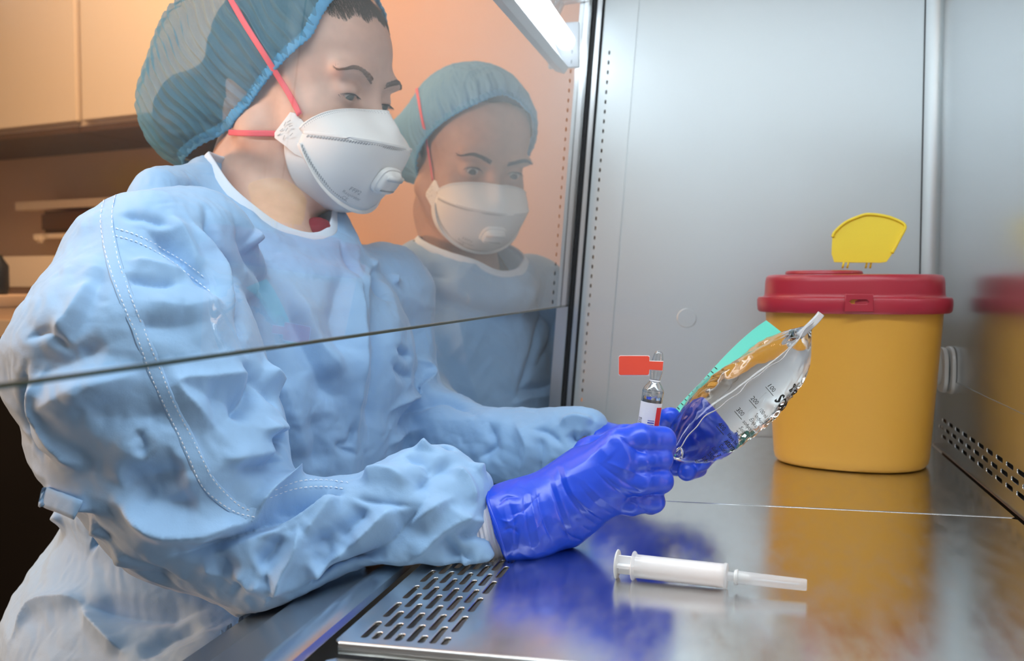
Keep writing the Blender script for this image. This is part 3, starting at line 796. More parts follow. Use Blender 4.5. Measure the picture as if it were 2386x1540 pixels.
for txt, t0 in (('2018', -.72), ('2020', -1.02)):
    V_, F_ = text_mesh(txt, .0030); bm = bmesh.new(); vs = []
    for v in V_:
        t = va+sgn*(t0-v[1]/R0); vs.append(bm.verts.new((R0*1.032*math.cos(t), R0*1.032*math.sin(t), 74*uA+v[0])))
    for f in F_:
        try: bm.faces.new([vs[k] for k in f])
        except Exception: pass
    bm.transform(fa); mesh_bm('printed_date', bm, M['ink'], am)
# flag: sticker wrapped round the neck bulb with a rectangular flag
def flat_poly(name, pix, D, m, parent, th=.0004):
    A_ = [P(x, y, D) for x, y in pix]; bm = bmesh.new(); a_ = [bm.verts.new(p) for p in A_]; b_ = [bm.verts.new(p+np.array((0, th, 0))) for p in A_]
    bm.faces.new(a_); bm.faces.new(b_[::-1]); n = len(pix)
    for i in range(n): bm.faces.new([a_[i], b_[i], b_[(i+1) % n], a_[(i+1) % n]])
    return mesh_bm(name, bm, m, parent)
FDp = AD-.0058
flat_poly('flag_backing', [(1441, 832), (1444, 828), (1512, 828), (1514, 831), (1514, 840), (1546, 841), (1544, 865), (1514, 862), (1513, 876), (1444, 876), (1441, 873)], FDp+.0004, M['paper'], am)
flat_poly('flag_sticker', [(1442, 832), (1445, 829.5), (1510, 829.5), (1513, 832), (1513, 842), (1545.5, 843), (1543.5, 863), (1513, 861), (1512, 871), (1509, 873.5), (1445, 873.5), (1442, 871)], FDp, M['flag'], am)
adopt(am)

# =================================================================== INFUSION BAG
Bo, Be = P(1564, 1062, 0.826), P(1893, 752, 0.885)
Lv = Be-Bo; LB = float(np.linalg.norm(Lv)); Lv /= LB
Wv = np.array((0.10, 1.0, 0.0)); Wv -= Lv*Wv@Lv; Wv /= np.linalg.norm(Wv)
Tv = np.cross(Lv, Wv)      # thickness axis
if Tv[0] > 0: Tv = -Tv      # Tv points up-left, towards the plain face
HW = 0.042; T0b = 0.0315
Bm = Bo+Lv*LB/2+Wv*HW
def bag_pt(u_, v_, side, extra=0.0):
    """u along length -1..1, v across width -1 (seam facing the viewer) .. 1"""
    th = T0b*(max(0, 1-abs(u_)**2.6)**.62)*(max(0, 1-abs(v_)**2.2)**.60)
    th *= (1-.25*u_) if side > 0 else (1-.05*u_)
    # broad dents and fine crinkle
    q = np.array([[u_*2.6+5, v_*1.6, side*3.1]]); w = noise3(q)[0]
    q2 = np.array([[u_*7+v_*3, v_*5-u_*2, side*9.7]]); w2 = ridged(q2)[0]
    th *= 1+.16*w; edge = (1-abs(u_)**4)*(1-abs(v_)**4)
    th += (.0014*w2)*edge
    bend = 0.0; th *= (.80 if side > 0 else 1.12)
    p = Bm+Lv*(u_*LB/2)+Wv*(v_*HW*(1-.06*u_*u_))+Tv*(side*(th+extra)+bend-.003*math.sin(3*u_)*(v_ < -.2)*abs(v_))
    return p
bg = empty('infusion_bag', tuple(Bm), 'clear plastic infusion bag of saline with black print, held in the far glove', 'bag')
NU, NV = 110, 60
us = np.sin(np.linspace(-math.pi/2, math.pi/2, NU)); vsn = np.sin(np.linspace(-math.pi/2, math.pi/2, NV))
def bag_grid(scale=1.0):
    Vb = []; idx = {}
    for side in (1, -1):
        for i, u_ in enumerate(us):
            for j, v_ in enumerate(vsn):
                border = i in (0, NU-1) or j in (0, NV-1)
                if side < 0 and border: idx[(side, i, j)] = idx[(1, i, j)]; continue
                idx[(side, i, j)] = len(Vb); Vb.append(bag_pt(u_, v_, side))
    Fb = []
    for side in (1, -1):
        for i in range(NU-1):
            for j in range(NV-1):
                q = [idx[(side, i, j)], idx[(side, i+1, j)], idx[(side, i+1, j+1)], idx[(side, i, j+1)]]
                Fb.append(q if side > 0 else q[::-1])
    return np.array(Vb), np.array(Fb)
Vb, Fb = bag_grid()
cen = Vb.mean(0); a_, b_, c_ = Vb[Fb[:, 0]], Vb[Fb[:, 1]], Vb[Fb[:, 2]]
if (np.cross(b_-a_, c_-a_)*(a_-cen)).sum() < 0: Fb = Fb[:, ::-1]
mesh_np('bag_body', Vb, Fb, M['bag'], bg)
# welded seam flange all round
per = [(u_, -1) for u_ in np.linspace(-1, 1, 60)]
pts = np.array([bag_pt(u_, -1, 1)-Wv*.0028+Tv*.0012*math.sin(u_*9)+Tv*.0007*math.sin(u_*23) for u_, _ in per])
ribbon('side_seam', pts, np.tile(Tv, (len(pts), 1)), .0075, .0009, M['seam'], bg)
pts = np.array([bag_pt(1, v_, 1)+Lv*.004+Tv*.0018*math.sin(v_*5) for v_ in np.linspace(-1, .6, 24)])
ribbon('top_seam', pts, np.tile(Tv, (len(pts), 1)), .011, .0010, M['seam'], bg)
pts = np.array([bag_pt(-1, v_, 1)-Lv*.003 for v_ in np.linspace(-1, 1, 24)])
ribbon('bottom_seam', pts, np.tile(Tv, (len(pts), 1)), .008, .0010, M['seam'], bg)
tip = [bag_pt(1, -1, 1)+Lv*.003, bag_pt(1, -1, 1)+Lv*.012+Tv*.001]
ribbon('seam_corner', catmull([tip[0]-Lv*.02, tip[0], tip[1]], 5), np.tile(Wv, (11, 1)), .0065, .0016, M['seam'], bg)
# text printed on the lower-right face
def face_pt(s, t):
    """s metres along the length from the middle, t metres round from the near seam, on the printed face"""
    u_ = max(-.97, min(.97, s/(LB/2))); N_ = 14
    vv = np.linspace(-1, .6, 60); acc = 0; prev = FACE[int((u_+1)*20)]
    cum, v_tab = prev; v_ = float(np.interp(t, cum, v_tab))
    return bag_pt(u_, v_, -1, .0004)
FACE = []
for k in range(42):
    u_ = -1+k/20; u_ = max(-.97, min(.97, u_)); vt = np.linspace(-1, .6, 50)
    pp = np.array([bag_pt(u_, v_, -1) for v_ in vt]); cum = np.concatenate([[0], np.cumsum(np.linalg.norm(np.diff(pp, axis=0), axis=1))]); FACE.append((cum, vt))
def bag_text(txt, s, t, size, bold=False, name='print'):
    V_, F_ = text_mesh(txt, size); bm = bmesh.new(); reps = [(0, 0)] if not bold else [(0, 0), (size*.05, 0), (0, size*.05), (size*.05, size*.05)]
    for dx, dy in reps:
        vs = [bm.verts.new(face_pt(s+v[1]+dy, t+v[0]+dx)) for v in V_]
        for f in F_:
            try: bm.faces.new([vs[k] for k in f])
            except Exception: pass
    return mesh_bm(name, bm, M['ink'], bg)
for num, px, py in (('100', 1812, 880), ('200', 1770, 916), ('300', 1733, 946), ('400', 1687, 985)):
    s = float((P(px, py, .85)-Bm)@Lv)
    bag_text(num, s, .010, .0058, name='volume_number'); 
    bm = bmesh.new(); q = [bm.verts.new(face_pt(s-.0018+dy, .0105+dx)) for dx, dy in ((0, 0), (.011, 0), (.011, .0005), (0, .0005))]; bm.faces.new(q); mesh_bm('volume_line', bm, M['ink'], bg)
sS = float((P(1820, 885, .85)-Bm)@Lv)
bag_text('SOD', sS-.004, .026, .0135, True, 'bold_print'); bag_text('% 0.9', sS+.012, .029, .0115, True, 'bold_print')
lines = ['100 ml', 'Sodyum', 'Enjeks', 'sodyum', 'Sodyum', 'Total Osm', 'Ilave bir', 'ASEPTIK', 'Cozelti', 'Kullan 25', '25 C de', 'Dis be', 'sonra', 'gorev', 'Kesi', 'berrak', 'Reze', 'R.usu', 'R.pat', 'P.ra', 'icin']
for i, tx in enumerate(lines):
    s = sS-.020-i*.0058
    if s > -LB/2+.012: bag_text(tx, s, .027-(.003 if i % 3 == 0 else 0), .0052, i == 7, 'small_print')
# teal graduated strip on the far half of the plain face
tpix = [(-.93, 0.0), (.80, 0.0)]
NS = 60; Vt = []; Ft = []
for i in range(NS+1):
    u_ = -.99+1.80*i/NS
    e0 = Bm+Lv*(u_*LB/2)+Wv*.002+Tv*(T0b*.80*(.35+.60*max(0, 1-abs(u_+.05)**2.2)**.5)); hgt = .0062+.0075*max(0, u_+.2)
    e1 = e0+Tv*hgt+Wv*.012
    Vt += [e0-Tv*.006, e1]
for i in range(NS): Ft.append((2*i, 2*i+1, 2*i+3, 2*i+2))
mesh_np('teal_strip', np.array(Vt), np.array(Ft), M['teal'], bg)
bm = bmesh.new()
for i in range(16):
    k = 4+i*2; w = .35 if i % 4 else .8
    a_, b_ = np.array(Vt[2*k]), np.array(Vt[2*k+1]); dd = Lv*.0004; e = a_*(1-.98)+b_*.98; f = e+(a_-b_)*w*.6; o_ = -Wv*.0005
    bm.faces.new([bm.verts.new(p) for p in (e-dd+o_, e+dd+o_, f+dd+o_, f-dd+o_)])
mesh_bm('strip_marks', bm, M['ink'], bg)
adopt(bg)
print('objects', round(time.time()-T0, 1))

# =================================================================== PEOPLE
def Rhead(heading, pitch, roll):
    """columns: person's right, face-forward, up. heading in degrees from +X towards +Y; pitch<0 looks down; roll>0 tips the crown to the person's right"""
    h, p, r_ = map(math.radians, (heading, pitch, roll))
    f = np.array((math.cos(h)*math.cos(p), math.sin(h)*math.cos(p), math.sin(p)))
    rt = np.array((math.sin(h), -math.cos(h), 0.0)); u = np.cross(rt, f)
    rt2 = rt*math.cos(r_)-u*math.sin(r_); u2 = u*math.cos(r_)+rt*math.sin(r_)
    return np.stack([rt2, f, u2], 1)
class Head:
    def __init__(s, R, eye_px, eyeD, side=1):
        s.R = R; s.o = P(*eye_px, eyeD)-R@np.array((side*.032, .086, 0.0))
    def w(s, p): return (np.asarray(p, float)@s.R.T)+s.o
    def l(s, p): return (np.asarray(p, float)-s.o)@s.R
EYEZ = 0.0
def head_volume(H, body_pts, lidz=0.0, open_=.0042, vox=.0013, look=0):
    """head, face and neck in head coordinates; body_pts: world points for neck and shoulders"""
    v = Vol((-.16, -.17, -.25), (.16, .14, .125), vox)
    v.ell((0, -.012, .026), (.073, .093, .082), k=.02)
    v.ell((0, .020, .045), (.060, .070, .055), k=.03)
    v.ell((0, .030, -.035), (.058, .056, .080), k=.03)
    v.ell((0, .054, -.088), (.030, .030, .024), k=.03)
    for s in (1, -1):
        v.ell((s*.040, .052, -.030), (.024, .026, .024), k=.02)
        v.ell((s*.030, .079, .020), (.026, .013, .009), k=.014)
        v.cone((s*.058, -.005, -.055), (s*.026, .050, -.095), .016, .014, k=.03)
    v.cone((0, .082, .008), (0, .106, -.036), .0065, .0085, k=.014)
    v.ell((0, .108, -.040), (.0095, .010, .0085), k=.008)
    for s in (1, -1):
        v.ell((s*.011, .099, -.042), (.007, .009, .007), k=.006)
        v.ell((s*.032, .094, .000), (.017, .013, .0115), k=.012, op='-')
        v.ell((s*.032, .0735, .000), (.0142, .0140, .0138), k=.006)
        # lid crease and slit
        v.ell((s*.032, .0915, .0062+lidz*.3), (.0145, .0035, .0011), k=.0022, op='-')
        v.ell((s*.0325, .0905, lidz), (.0128, .0110, open_), k=.0012, op='-')
        v.ell((s*.062, -.030, -.008), (.006, .014, .024), k=.008)
    v.ell((0, .092, -.066), (.022, .010, .0045), k=.008); v.ell((0, .091, -.075), (.019, .010, .005), k=.007)
    v.ell((0, .101, -.0705), (.021, .008, .0011), k=.002, op='-')
    pts = [((0, -.024, -.050), .052), ((0, -.034, -.095), .047)]+[(H.l(p), r_) for p, r_ in body_pts]
    v.chain(pts, k=.03)
    V, F = v.mesh(2)
    return V, F
def hairs(name, roots, dirs, L_, r_, m, parent):
    V = []; F = []
    for p, d in zip(roots, dirs):
        d = d/np.linalg.norm(d); a = np.cross(d, (0.3, .5, .8)); a /= np.linalg.norm(a); b = np.cross(d, a); n = len(V)
        for k in range(3):
            t = 2*math.pi*k/3; V.append(p+(a*math.cos(t)+b*math.sin(t))*r_)
        V.append(p+d*L_*random.uniform(.7, 1.15)); F += [(n, n+1, n+3), (n+1, n+2, n+3), (n+2, n, n+3)]
    o = mesh_np(name, np.array(V), np.array(F), m, parent); o['kind'] = 'stuff'; return o
def face_parts(H, who, skin_bvh, browm, iris, lidz, look, root, gaze, nbrow=420):
    """eyeballs, brows, lashes"""
    for s in (1, -1):
        c = np.array((s*.032, .0735, 0.0)); g = np.array(gaze, float); g /= np.linalg.norm(g)
        Rl = frame_z(c, g)
        prof = [(0.0122*math.sin(a), 0.0122*math.cos(a)) for a in np.linspace(math.pi, 0, 24)]
        prof[0] = (0, -.0122); prof[-1] = (0, .0122)
        Hm = Matrix([list(H.R[i])+[H.o[i]] for i in range(3)]+[[0, 0, 0, 1]])
        e = lathe('eyeball', prof, M['sclera'], root, seg=28, frame=Hm @ Rl)
        lathe('iris', [(0, .01225), (.0022, .01222), (.0055, .0112), (.0056, .0108)], iris, e, seg=24, frame=Hm @ Rl, close=False)
        lathe('pupil', [(0, .01242), (.0020, .01232), (.0021, .0121)], M['black'], e, seg=18, frame=Hm @ Rl, close=False)
        # brow strands over the brow ridge, cast onto the skin
        rts = []; ds = []
        for i in range(nbrow):
            t = random.random(); ph = .13+.50*t;  z = .0150+.0085*math.sin(min(1, t/.60)*math.pi/2)-.018*max(0, t-.60)+random.uniform(-1, 1)*.0032*(1-.75*t)
            h = skin_bvh.ray_cast(Vector((s*.2*math.sin(ph), .2*math.cos(ph), z)), Vector((-s*math.sin(ph), -math.cos(ph), 0)))
            if h[0] is None: continue
            nn = np.array(h[1]); nn = nn if nn[1] > 0 else -nn; d0 = np.array((s*1.0, 0, .45-.95*t)); d0 = d0-nn*(d0@nn)
            rts.append(H.w(np.array(h[0])+nn*.0003)); ds.append(H.R@(d0+nn*.10))
        hairs('eyebrow', rts, ds, .0072, .00042, browm, root)
        rts = []; ds = []
        for i in range(46):
            t = i/45*2-1; x = s*.0325+t*.0122; z = lidz+(open_l[who])*math.sqrt(max(0, 1-t*t))*.95+.0004
            y = .0735+math.sqrt(max(1e-6, .0142**2-(x-s*.032)**2-z*z))
            rts.append(H.w((x, y-.0006, z))); ds.append(H.R@np.array((t*.5*1, 1.0, -.55)))
        hairs('eyelashes', rts, ds, .0062, .00036, M['brow_b'], root)
M['sclera'] = mat('eye_white', (0.62, 0.58, 0.55), 0.15)
M['iris_a'] = mat('grey_green_iris', (0.10, 0.13, 0.13), 0.15); M['iris_b'] = mat('dark_brown_iris', (0.035, 0.022, 0.015), 0.15)
open_l = {'a': .0037, 'b': .0060}

# ---- mask in head coordinates: three panels (upper, centre, lower), two tabs, valve
def lens(t, a, zc, yc, yside, zside, pw=2.0):
    """curve from tab to tab; t -1..1"""
    s = abs(t); x = .066*math.sin(t*math.pi/2)*(1.0); k = math.cos(t*math.pi/2)
    return np.array((x, yside+(yc-yside)*k**a, zside+(zc-zside)*k**a))
def build_mask(H, root, lower=True):
    NT = 72; ts = np.linspace(-1, 1, NT)
    tab = (.059, -.047)    # y,z where panels meet at the cheek
    up = [lens(t, .80, -.043, .130, *tab) for t in ts]      # seam between upper and centre panels
    lo = [lens(t, .85, -.112, .094, tab[0]-.004, tab[1]-.012) for t in ts]  # seam between centre and lower panels
    nose = []
    for t in ts:
        x = .066*math.sin(t*math.pi/2); k = math.cos(t*math.pi/2); ax = abs(x)
        y = .054+.038*k**.75+.016*math.exp(-(ax/.013)**2); z = -.044+.030*k**.6+.003*math.exp(-(ax/.014)**2)
        nose.append(np.array((x, y, z)))
    chin = []
    for t in ts:
        x = .063*math.sin(t*math.pi/2); k = math.cos(t*math.pi/2)
        chin.append(np.array((x, .036+.022*k, -.056-.062*k**.7)))
    def panel(name, A, B, bulge, rows=14, dirv=(0, 1, 0), parent=root, crease=0):
        V = []; F = []
        for j in range(rows+1):
            s = j/rows
            for i in range(NT):
                k = math.cos(ts[i]*math.pi/2); p = A[i]*(1-s)+B[i]*s
                p = p+np.array(dirv)*bulge*math.sin(math.pi*s)*k**.8
                p = p+np.array((0, .0012, 0))*noise3(np.array([[ts[i]*4+3, s*2.5, bulge*900]]))[0]*k
                V.append(p)
        for j in range(rows):
            for i in range(NT-1):
                a = j*NT+i; F.append((a, a+1, a+NT+1, a+NT))
        o = mesh_np(name, H.w(np.array(V)), np.array(F), M['mask'], parent)
        md = o.modifiers.new('s', 'SOLIDIFY'); md.thickness = .0011; md.offset = 0
        return o
    mk = panel('face_mask', up, lo, .006, 20)
    panel('upper_panel', nose, [p+np.array((0, -.0006, 0)) for p in up], .003, 14, (0, .8, .3), mk)
    panel('lower_panel', [p+np.array((0, -.0020, .004)) for p in lo], chin, .004, 12, (0, .3, -1), mk)
    # welded edges with a row of short dashes
    def edge(A, w, name='welded_edge'):
        A = catmull(A, 2); nr = np.gradient(A, axis=0); nr = np.cross(nr, (0, 0, 1.)); nr[:, 1] = abs(nr[:, 1])+1e-3
        ribbon(name, H.w(A), (nr@H.R.T), w, .0016, M['mask'], mk)
    edge(up, .0034); edge(lo, .0085); edge(nose, .0026, 'nose_edge')
    # stitch dashes
    Vd = []; Fd = []
    def dashes(A, B, off, n, ln, tilt_=0.0, w=.00055, lift=.0013):
        A = np.array(A); B = np.array(B)
        for i in range(n):
            t = (i+.5)/n*(NT-3)+1; k = int(t); fr = t-k
            a = A[k]*(1-fr)+A[k+1]*fr; b = B[k]*(1-fr)+B[k+1]*fr; d = (b-a)/(np.linalg.norm(b-a)+1e-9)
            tg = A[k+1]-A[k]; tg /= np.linalg.norm(tg); nn = np.cross(tg, d); nn /= np.linalg.norm(nn)+1e-9
            if nn[1] < 0: nn = -nn
            p = a+d*off+nn*lift; e = (d*math.cos(tilt_)+tg*math.sin(tilt_)); q = np.cross(nn, e)
            n0 = len(Vd)
            for sx, sy in ((-1, -1), (1, -1), (1, 1), (-1, 1)): Vd.append(H.w(p+q*w*sx+e*ln*.5*sy))
            Fd.append((n0, n0+1, n0+2, n0+3))
    dashes(up, lo, .0034, 74, .0026, .5); dashes(lo, up, .0044, 74, .0028, .5)
    dashes(nose, up, .0026, 90, .0007, 0, .00035, .0028); dashes(nose, up, .0046, 90, .0007, 0, .00035, .0034)
    o = mesh_np('weld_marks', np.array(Vd), np.array(Fd), M['weld'], mk, smooth=False); o['kind'] = 'stuff'
    # tabs at both cheeks
    for s in (1, -1):
        pix = [(.0625, .067, -.046), (.0645, .058, -.038), (.0665, .047, -.030), (.068, .042, -.030), (.0705, .029, -.052), (.0705, .030, -.057), (.0690, .041, -.062), (.066, .053, -.069), (.0630, .066, -.072)]
        c0 = np.mean(pix, 0); V = [np.array(q) for q in pix]+[c0]; V = [H.w(np.array((s*q[0], q[1], q[2]))) for q in V]; n = len(pix)
        F = [(i, (i+1) % n, n) for i in range(n)]
        o = mesh_np('tab', np.array(V), np.array(F), M['mask'], mk, smooth=True)
        md = o.modifiers.new('s', 'SOLIDIFY'); md.thickness = .0016; md.offset = 0; bv = o.modifiers.new('b', 'BEVEL'); bv.width = .0006; bv.segments = 2
        Vs = []; Fs = []
        for (y, z, a) in ((.013, -.028, .9), (.009, -.031, .4), (.016, -.032, 1.2), (.006, -.037, .9), (.012, -.036, .5), (.004, -.042, 1.), (.018, -.040, .7), (.010, -.044, .3)):
            e = np.array((0, math.sin(a), math.cos(a)))*.0022; q = np.array((0, math.cos(a), -math.sin(a)))*.0004; c = np.array((.0712-.0003*(y/.01), y+.031, z-.011)); n0 = len(Vs)
            for p in (c-e-q, c-e+q, c+e+q, c+e-q): Vs.append(H.w(np.array((s*p[0], p[1], p[2]))))
            Fs.append((n0, n0+1, n0+2, n0+3))
        mesh_np('staple', np.array(Vs), np.array(Fs), M['weld'], o, smooth=False)
    # exhalation valve on the lower middle of the centre panel
    c = np.array((0, .1195, -.079)); nrm = np.array((0, .86, -.50)); nrm /= np.linalg.norm(nrm)
    upd = np.array((0, .50, .86)); rx = np.array((1., 0, 0))
    Mh = Matrix([list(H.R[i])+[H.o[i]] for i in range(3)]+[[0, 0, 0, 1]])
    fv = Mh @ Matrix(((rx[0], upd[0], nrm[0], c[0]), (rx[1], upd[1], nrm[1], c[1]), (rx[2], upd[2], nrm[2], c[2]), (0, 0, 0, 1))) @ Matrix.Diagonal((1, 1, .80, 1))
    vm = lathe('valve', [(0, -.004), (1.0, -.004), (1.03, -.001), (1.0, .0015), (.90, .002), (.86, .006), (.74, .0085), (0, .009)], M['valve'], mk, seg=48, frame=fv, sq=3.2, ax=.0180, ay=.0150)
    def vb(name, lo_, hi_, m, b=.0006):
        bm = bmesh.new(); bmesh.ops.create_cube(bm, size=1); lo_, hi_ = Vector(lo_), Vector(hi_); cc = (lo_+hi_)/2; ss = hi_-lo_
        for q in bm.verts: q.co = Vector((q.co.x*ss.x+cc.x, q.co.y*ss.y+cc.y, q.co.z*ss.z+cc.z))
        bmesh.ops.bevel(bm, geom=bm.edges[:], offset=b, segments=2, affect='EDGES'); bm.transform(fv); return mesh_bm(name, bm, m, vm, smooth=True)
    vb('valve_bar', (-.0135, .0045, .006), (.0135, .0105, .0105), M['valve']); vb('valve_slot', (-.0125, -.0085, .0060), (.0125, -.0062, .0090), M['weld'], .0003)
    A_, B_ = np.array(up), np.array(lo)
    for txt, t0, s0, sz in (('FFP2', .36, .80, .0062), ('Respirator', .40, .875, .0046), ('CE', .36, .95, .0050)):
        V_, F_ = text_mesh(txt, sz); bm = bmesh.new(); vs = []
        for v in V_:
            t = t0-v[0]/.080; s = s0-v[1]/.075; k = math.cos(t*math.pi/2)
            a = np.array([np.interp(t, ts, A_[:, j]) for j in range(3)]); b = np.array([np.interp(t, ts, B_[:, j]) for j in range(3)])
            p = a*(1-s)+b*s+np.array((0, 1, 0))*.006*math.sin(math.pi*min(1, s))*k**.8
            nv = np.array((math.sin(t*1.2), math.cos(t*1.2), -.45)); p = p+nv/np.linalg.norm(nv)*.0020; vs.append(bm.verts.new(H.w(p)))
        for f in F_:
            try: bm.faces.new([vs[q] for q in f])
            except Exception: pass
        mesh_bm('faint_print', bm, M['weld'], mk)
    return mk, up, lo
M['weld'] = mat('grey_weld_marks', (0.36, 0.39, 0.42), 0.7)

def build_cap(H, root, blobs, c_off, n_dir, seed, skinmat_hair, vox=.0016, pleat=1.0, peak=0.0, top=0.0, skin=None, capm='cap'):
    v = Vol((-.13, -.22, -.15), (.13, .12, .16), vox)
    v.ell((0, -.012, .028), (.083, .104, .096), k=.02); v.ell((0, .018, .048), (.070, .082, .068), k=.03)
    for c, r_ in blobs: v.ell(c, r_, k=.035)
    V, F = v.mesh(2); V, F = subdiv(V, F); V = lap(V, F, 1); nd = np.array(n_dir, float); nd /= np.linalg.norm(nd)
    e1 = np.array((1., 0, 0)); e2 = np.cross(nd, e1)
    dd = V@nd-c_off+np.clip(-V[:, 2]-.045, 0, 1)*.55+np.clip(V[:, 2]-.045, 0, 1)*top
    if peak: dd = dd+peak*np.exp(-(V[:, 0]/.034)**2)*(V[:, 2] > 0)
    c0 = np.array((0, -.01, .01)); q = V-c0; th = np.arctan2(q@e2, q@e1); s = -dd
    # draw the cloth in towards the elastic
    cen = c0+nd*(c_off-c0@nd)
    pull = np.exp(-np.clip(s, 0, 1)/.010)*.05
    rad = V-cen; rad -= (rad@nd)[:, None]*nd; V = V-rad*pull[:, None]
    n = vnormals(V, F)
    near = np.exp(-np.clip(s, 0, 1)/.030)
    wob = noise3(V*22+seed)*.6+noise3(V*9+seed)*1.1
    gather = np.sin(th*34+wob*2.6)*.0019*near+np.sin(th*83+wob*3)*.0006*near
    # accordion bands running away from the elastic, broken into crinkles
    c2 = V@e2
    ph = c2*2*math.pi/.0105+noise3(V*26+seed)*2.6+noise3(V*8+seed)*2.5
    band = (1-2*np.abs(np.sin(ph*.5)))*.0029*(.5+.5*np.clip(noise3(V*12+seed*3)+.5, 0, 1.2))+np.sin(ph*2.1+V[:, 0]*200)*.0005
    if peak:
        pk = np.array((0, .088, .075)); dv = V-pk; phi = np.arctan2(dv[:, 0], dv@np.array((0, -.75, .66))); rr = np.linalg.norm(dv, axis=1)
        band = band*.35+(1-2*np.abs(np.sin(phi*9+noise3(V*15)*1.2)))*.0032*np.exp(-rr/.07)*np.clip(rr/.01, 0, 1)
    crk = ridged(np.stack([th*7+seed, s*30, V[:, 0]*20], 1))*.0011+ridged(np.stack([th*17, s*60+seed, V[:, 2]*25], 1))*.0006
    big = noise3(V*14+seed*2)*.0050
    D = (gather+(band*(1-near*.6)+crk*.6)*pleat)+big*(1-near)
    V = V+n*D[:, None]
    keep = (dd[F] < 0).all(1); F2 = F[keep]
    used = np.unique(F2); mp = -np.ones(len(V), int); mp[used] = np.arange(len(used)); Vk = V[used]; F2 = mp[F2]
    if skin is not None:
        ctr = np.array((0, -.01, 0.0)); sk = s[used]
        for i in np.where(sk < .022)[0]:
            d_ = Vk[i]-ctr; d_ -= nd*(d_@nd); d_ /= np.linalg.norm(d_)
            h = skin.ray_cast(Vector(Vk[i]+d_*.06), Vector(-d_))
            if h[0] is not None and h[3] < .0585: Vk[i] = np.array(h[0])+d_*.0015
    cap = mesh_np('hair_cap', H.w(Vk), F2, M[capm], root)
    # elastic along the cut
    ed = edges_of(F2); cnt = {}
    fe_ = np.concatenate([F2[:, [i, (i+1) % 4]] for i in range(4)]); fe_.sort(1); u_, c_ = np.unique(fe_, axis=0, return_counts=True); be = u_[c_ == 1]
    bv_ = np.unique(be); q = Vk[bv_]; tb = np.arctan2((q-c0)@e2, (q-c0)@e1); o = np.argsort(tb); q = q[o]; tb = tb[o]
    K = 120; loop = []
    for i in range(K):
        a = -math.pi+2*math.pi*i/K; d_ = np.abs(np.angle(np.exp(1j*(tb-a)))); w = np.exp(-(d_/.06)**2)+1e-12; loop.append((q*w[:, None]).sum(0)/w.sum())
    loop = np.array(loop); nr = loop-loop.mean(0); nr -= (nr@nd)[:, None]*nd; nr /= np.linalg.norm(nr, axis=1)[:, None]
    loop2 = catmull(loop+nr*.0016-nd*.003, 4, True); nr2 = loop2-loop2.mean(0); nr2 -= (nr2@nd)[:, None]*nd
    k_ = np.arange(len(loop2)); nn_ = nr2/np.linalg.norm(nr2, axis=1)[:, None]
    loop2 = loop2+nn_*(np.sin(k_*1.35)*.0007)[:, None]
    if skin is not None:
        for i in range(len(loop2)):
            h = skin.ray_cast(Vector(loop2[i]+nn_[i]*.06), Vector(-nn_[i]))
            if h[0] is not None and h[3] < .058: loop2[i] = np.array(h[0])+nn_[i]*.002
    ribbon('cap_elastic', H.w(loop2), nr2@H.R.T, .0105, .0026, M['cap_band'], cap, closed=True, ripple=.12)
    # hair gathered inside the cap
    v = Vol((-.12, -.20, -.14), (.12, .11, .14), .003)
    v.ell((0, -.012, .028), (.0765, .097, .087), k=.02); v.ell((0, .014, .044), (.063, .074, .060), k=.03)
    for c, r_ in blobs[1:]: v.ell(c, np.array(r_)*.80, k=.03)
    Vh, Fh = v.mesh(1); kh = ((Vh@nd-(c_off-.006)+np.clip(Vh[:, 2]-.045, 0, 1)*top)[Fh] < 0).all(1)
    nh = vnormals(Vh, Fh); Vh = Vh+nh*(ridged(Vh*np.array((60, 20, 60)))*.0015)[:, None]
    Fh = Fh[kh]; used = np.unique(Fh); mp = -np.ones(len(Vh), int); mp[used] = np.arange(len(used))
    mesh_np('hair', H.w(Vh[used]), mp[Fh], skinmat_hair, root)
    return cap, H.w(Vk), F2, H.w(loop2)

# ------------------------------------------------------------------ near woman
w1 = empty('person', (-0.48, 0.87, -0.44), 'nearest person in large blue hair cap, white respirator and light blue gown, holding an ampoule', 'person', 'people in protective clothing')
H1 = Head(Rhead(-11, -11, 0), (824, 216), 0.925)
N1 = np.array((-.450, .900, .225))
SR = np.array((-.452, .755, .222)); SL = np.array((-.385, 1.045, .190))
Vh, Fh = head_volume(H1, [(N1, .041), (N1+np.array((0, 0, -.06)), .045)], lidz=-.0050, open_=open_l['a'])
bv1 = bvh_of(Vh, Fh)
# hidden torso, arms and legs continue the neck as one body mesh
bvv = Vol((-.72, .50, -.62), (.02, 1.22, .26), .008)
EL = P(292, 1050, .650); EL2 = P(950, 1010, 1.02); WR = P(1175, 1222, .722); WR2 = P(1392, 1028, .945)
bvv.ell((-.455, .893, .08), (.080, .120, .115), k=.04).ell((-.475, .89, -.02), (.085, .115, .12), k=.05).ell((-.50, .88, -.16), (.10, .14, .09), k=.04)
bvv.cone(N1+np.array((-.005, 0, -.01)), N1+np.array((-.01, 0, -.08)), .042, .05, .03).chain([(SR, .036), (P(315, 1040, .660), .032), (P(600, 1262, .674), .026), (P(900, 1240, .697), .022), (WR, .019)], .02).chain([(SL, .036), (EL2, .033), (WR2, .019)], .02)
bvv.chain([((-.49, .80, -.17), .075), ((-.20, .74, -.20), .055), ((-.22, .74, -.55), .04)], .03).chain([((-.49, .96, -.17), .075), ((-.20, 1.0, -.20), .055), ((-.22, 1.0, -.55), .04)], .03)
Vt, Ft = bvv.mesh(1)
Va = H1.w(Vh); Vall = np.concatenate([Va, Vt]); Fall = np.concatenate([Fh, Ft+len(Va)])
mesh_np('body', Vall, Fall, M['skin_a'], w1)
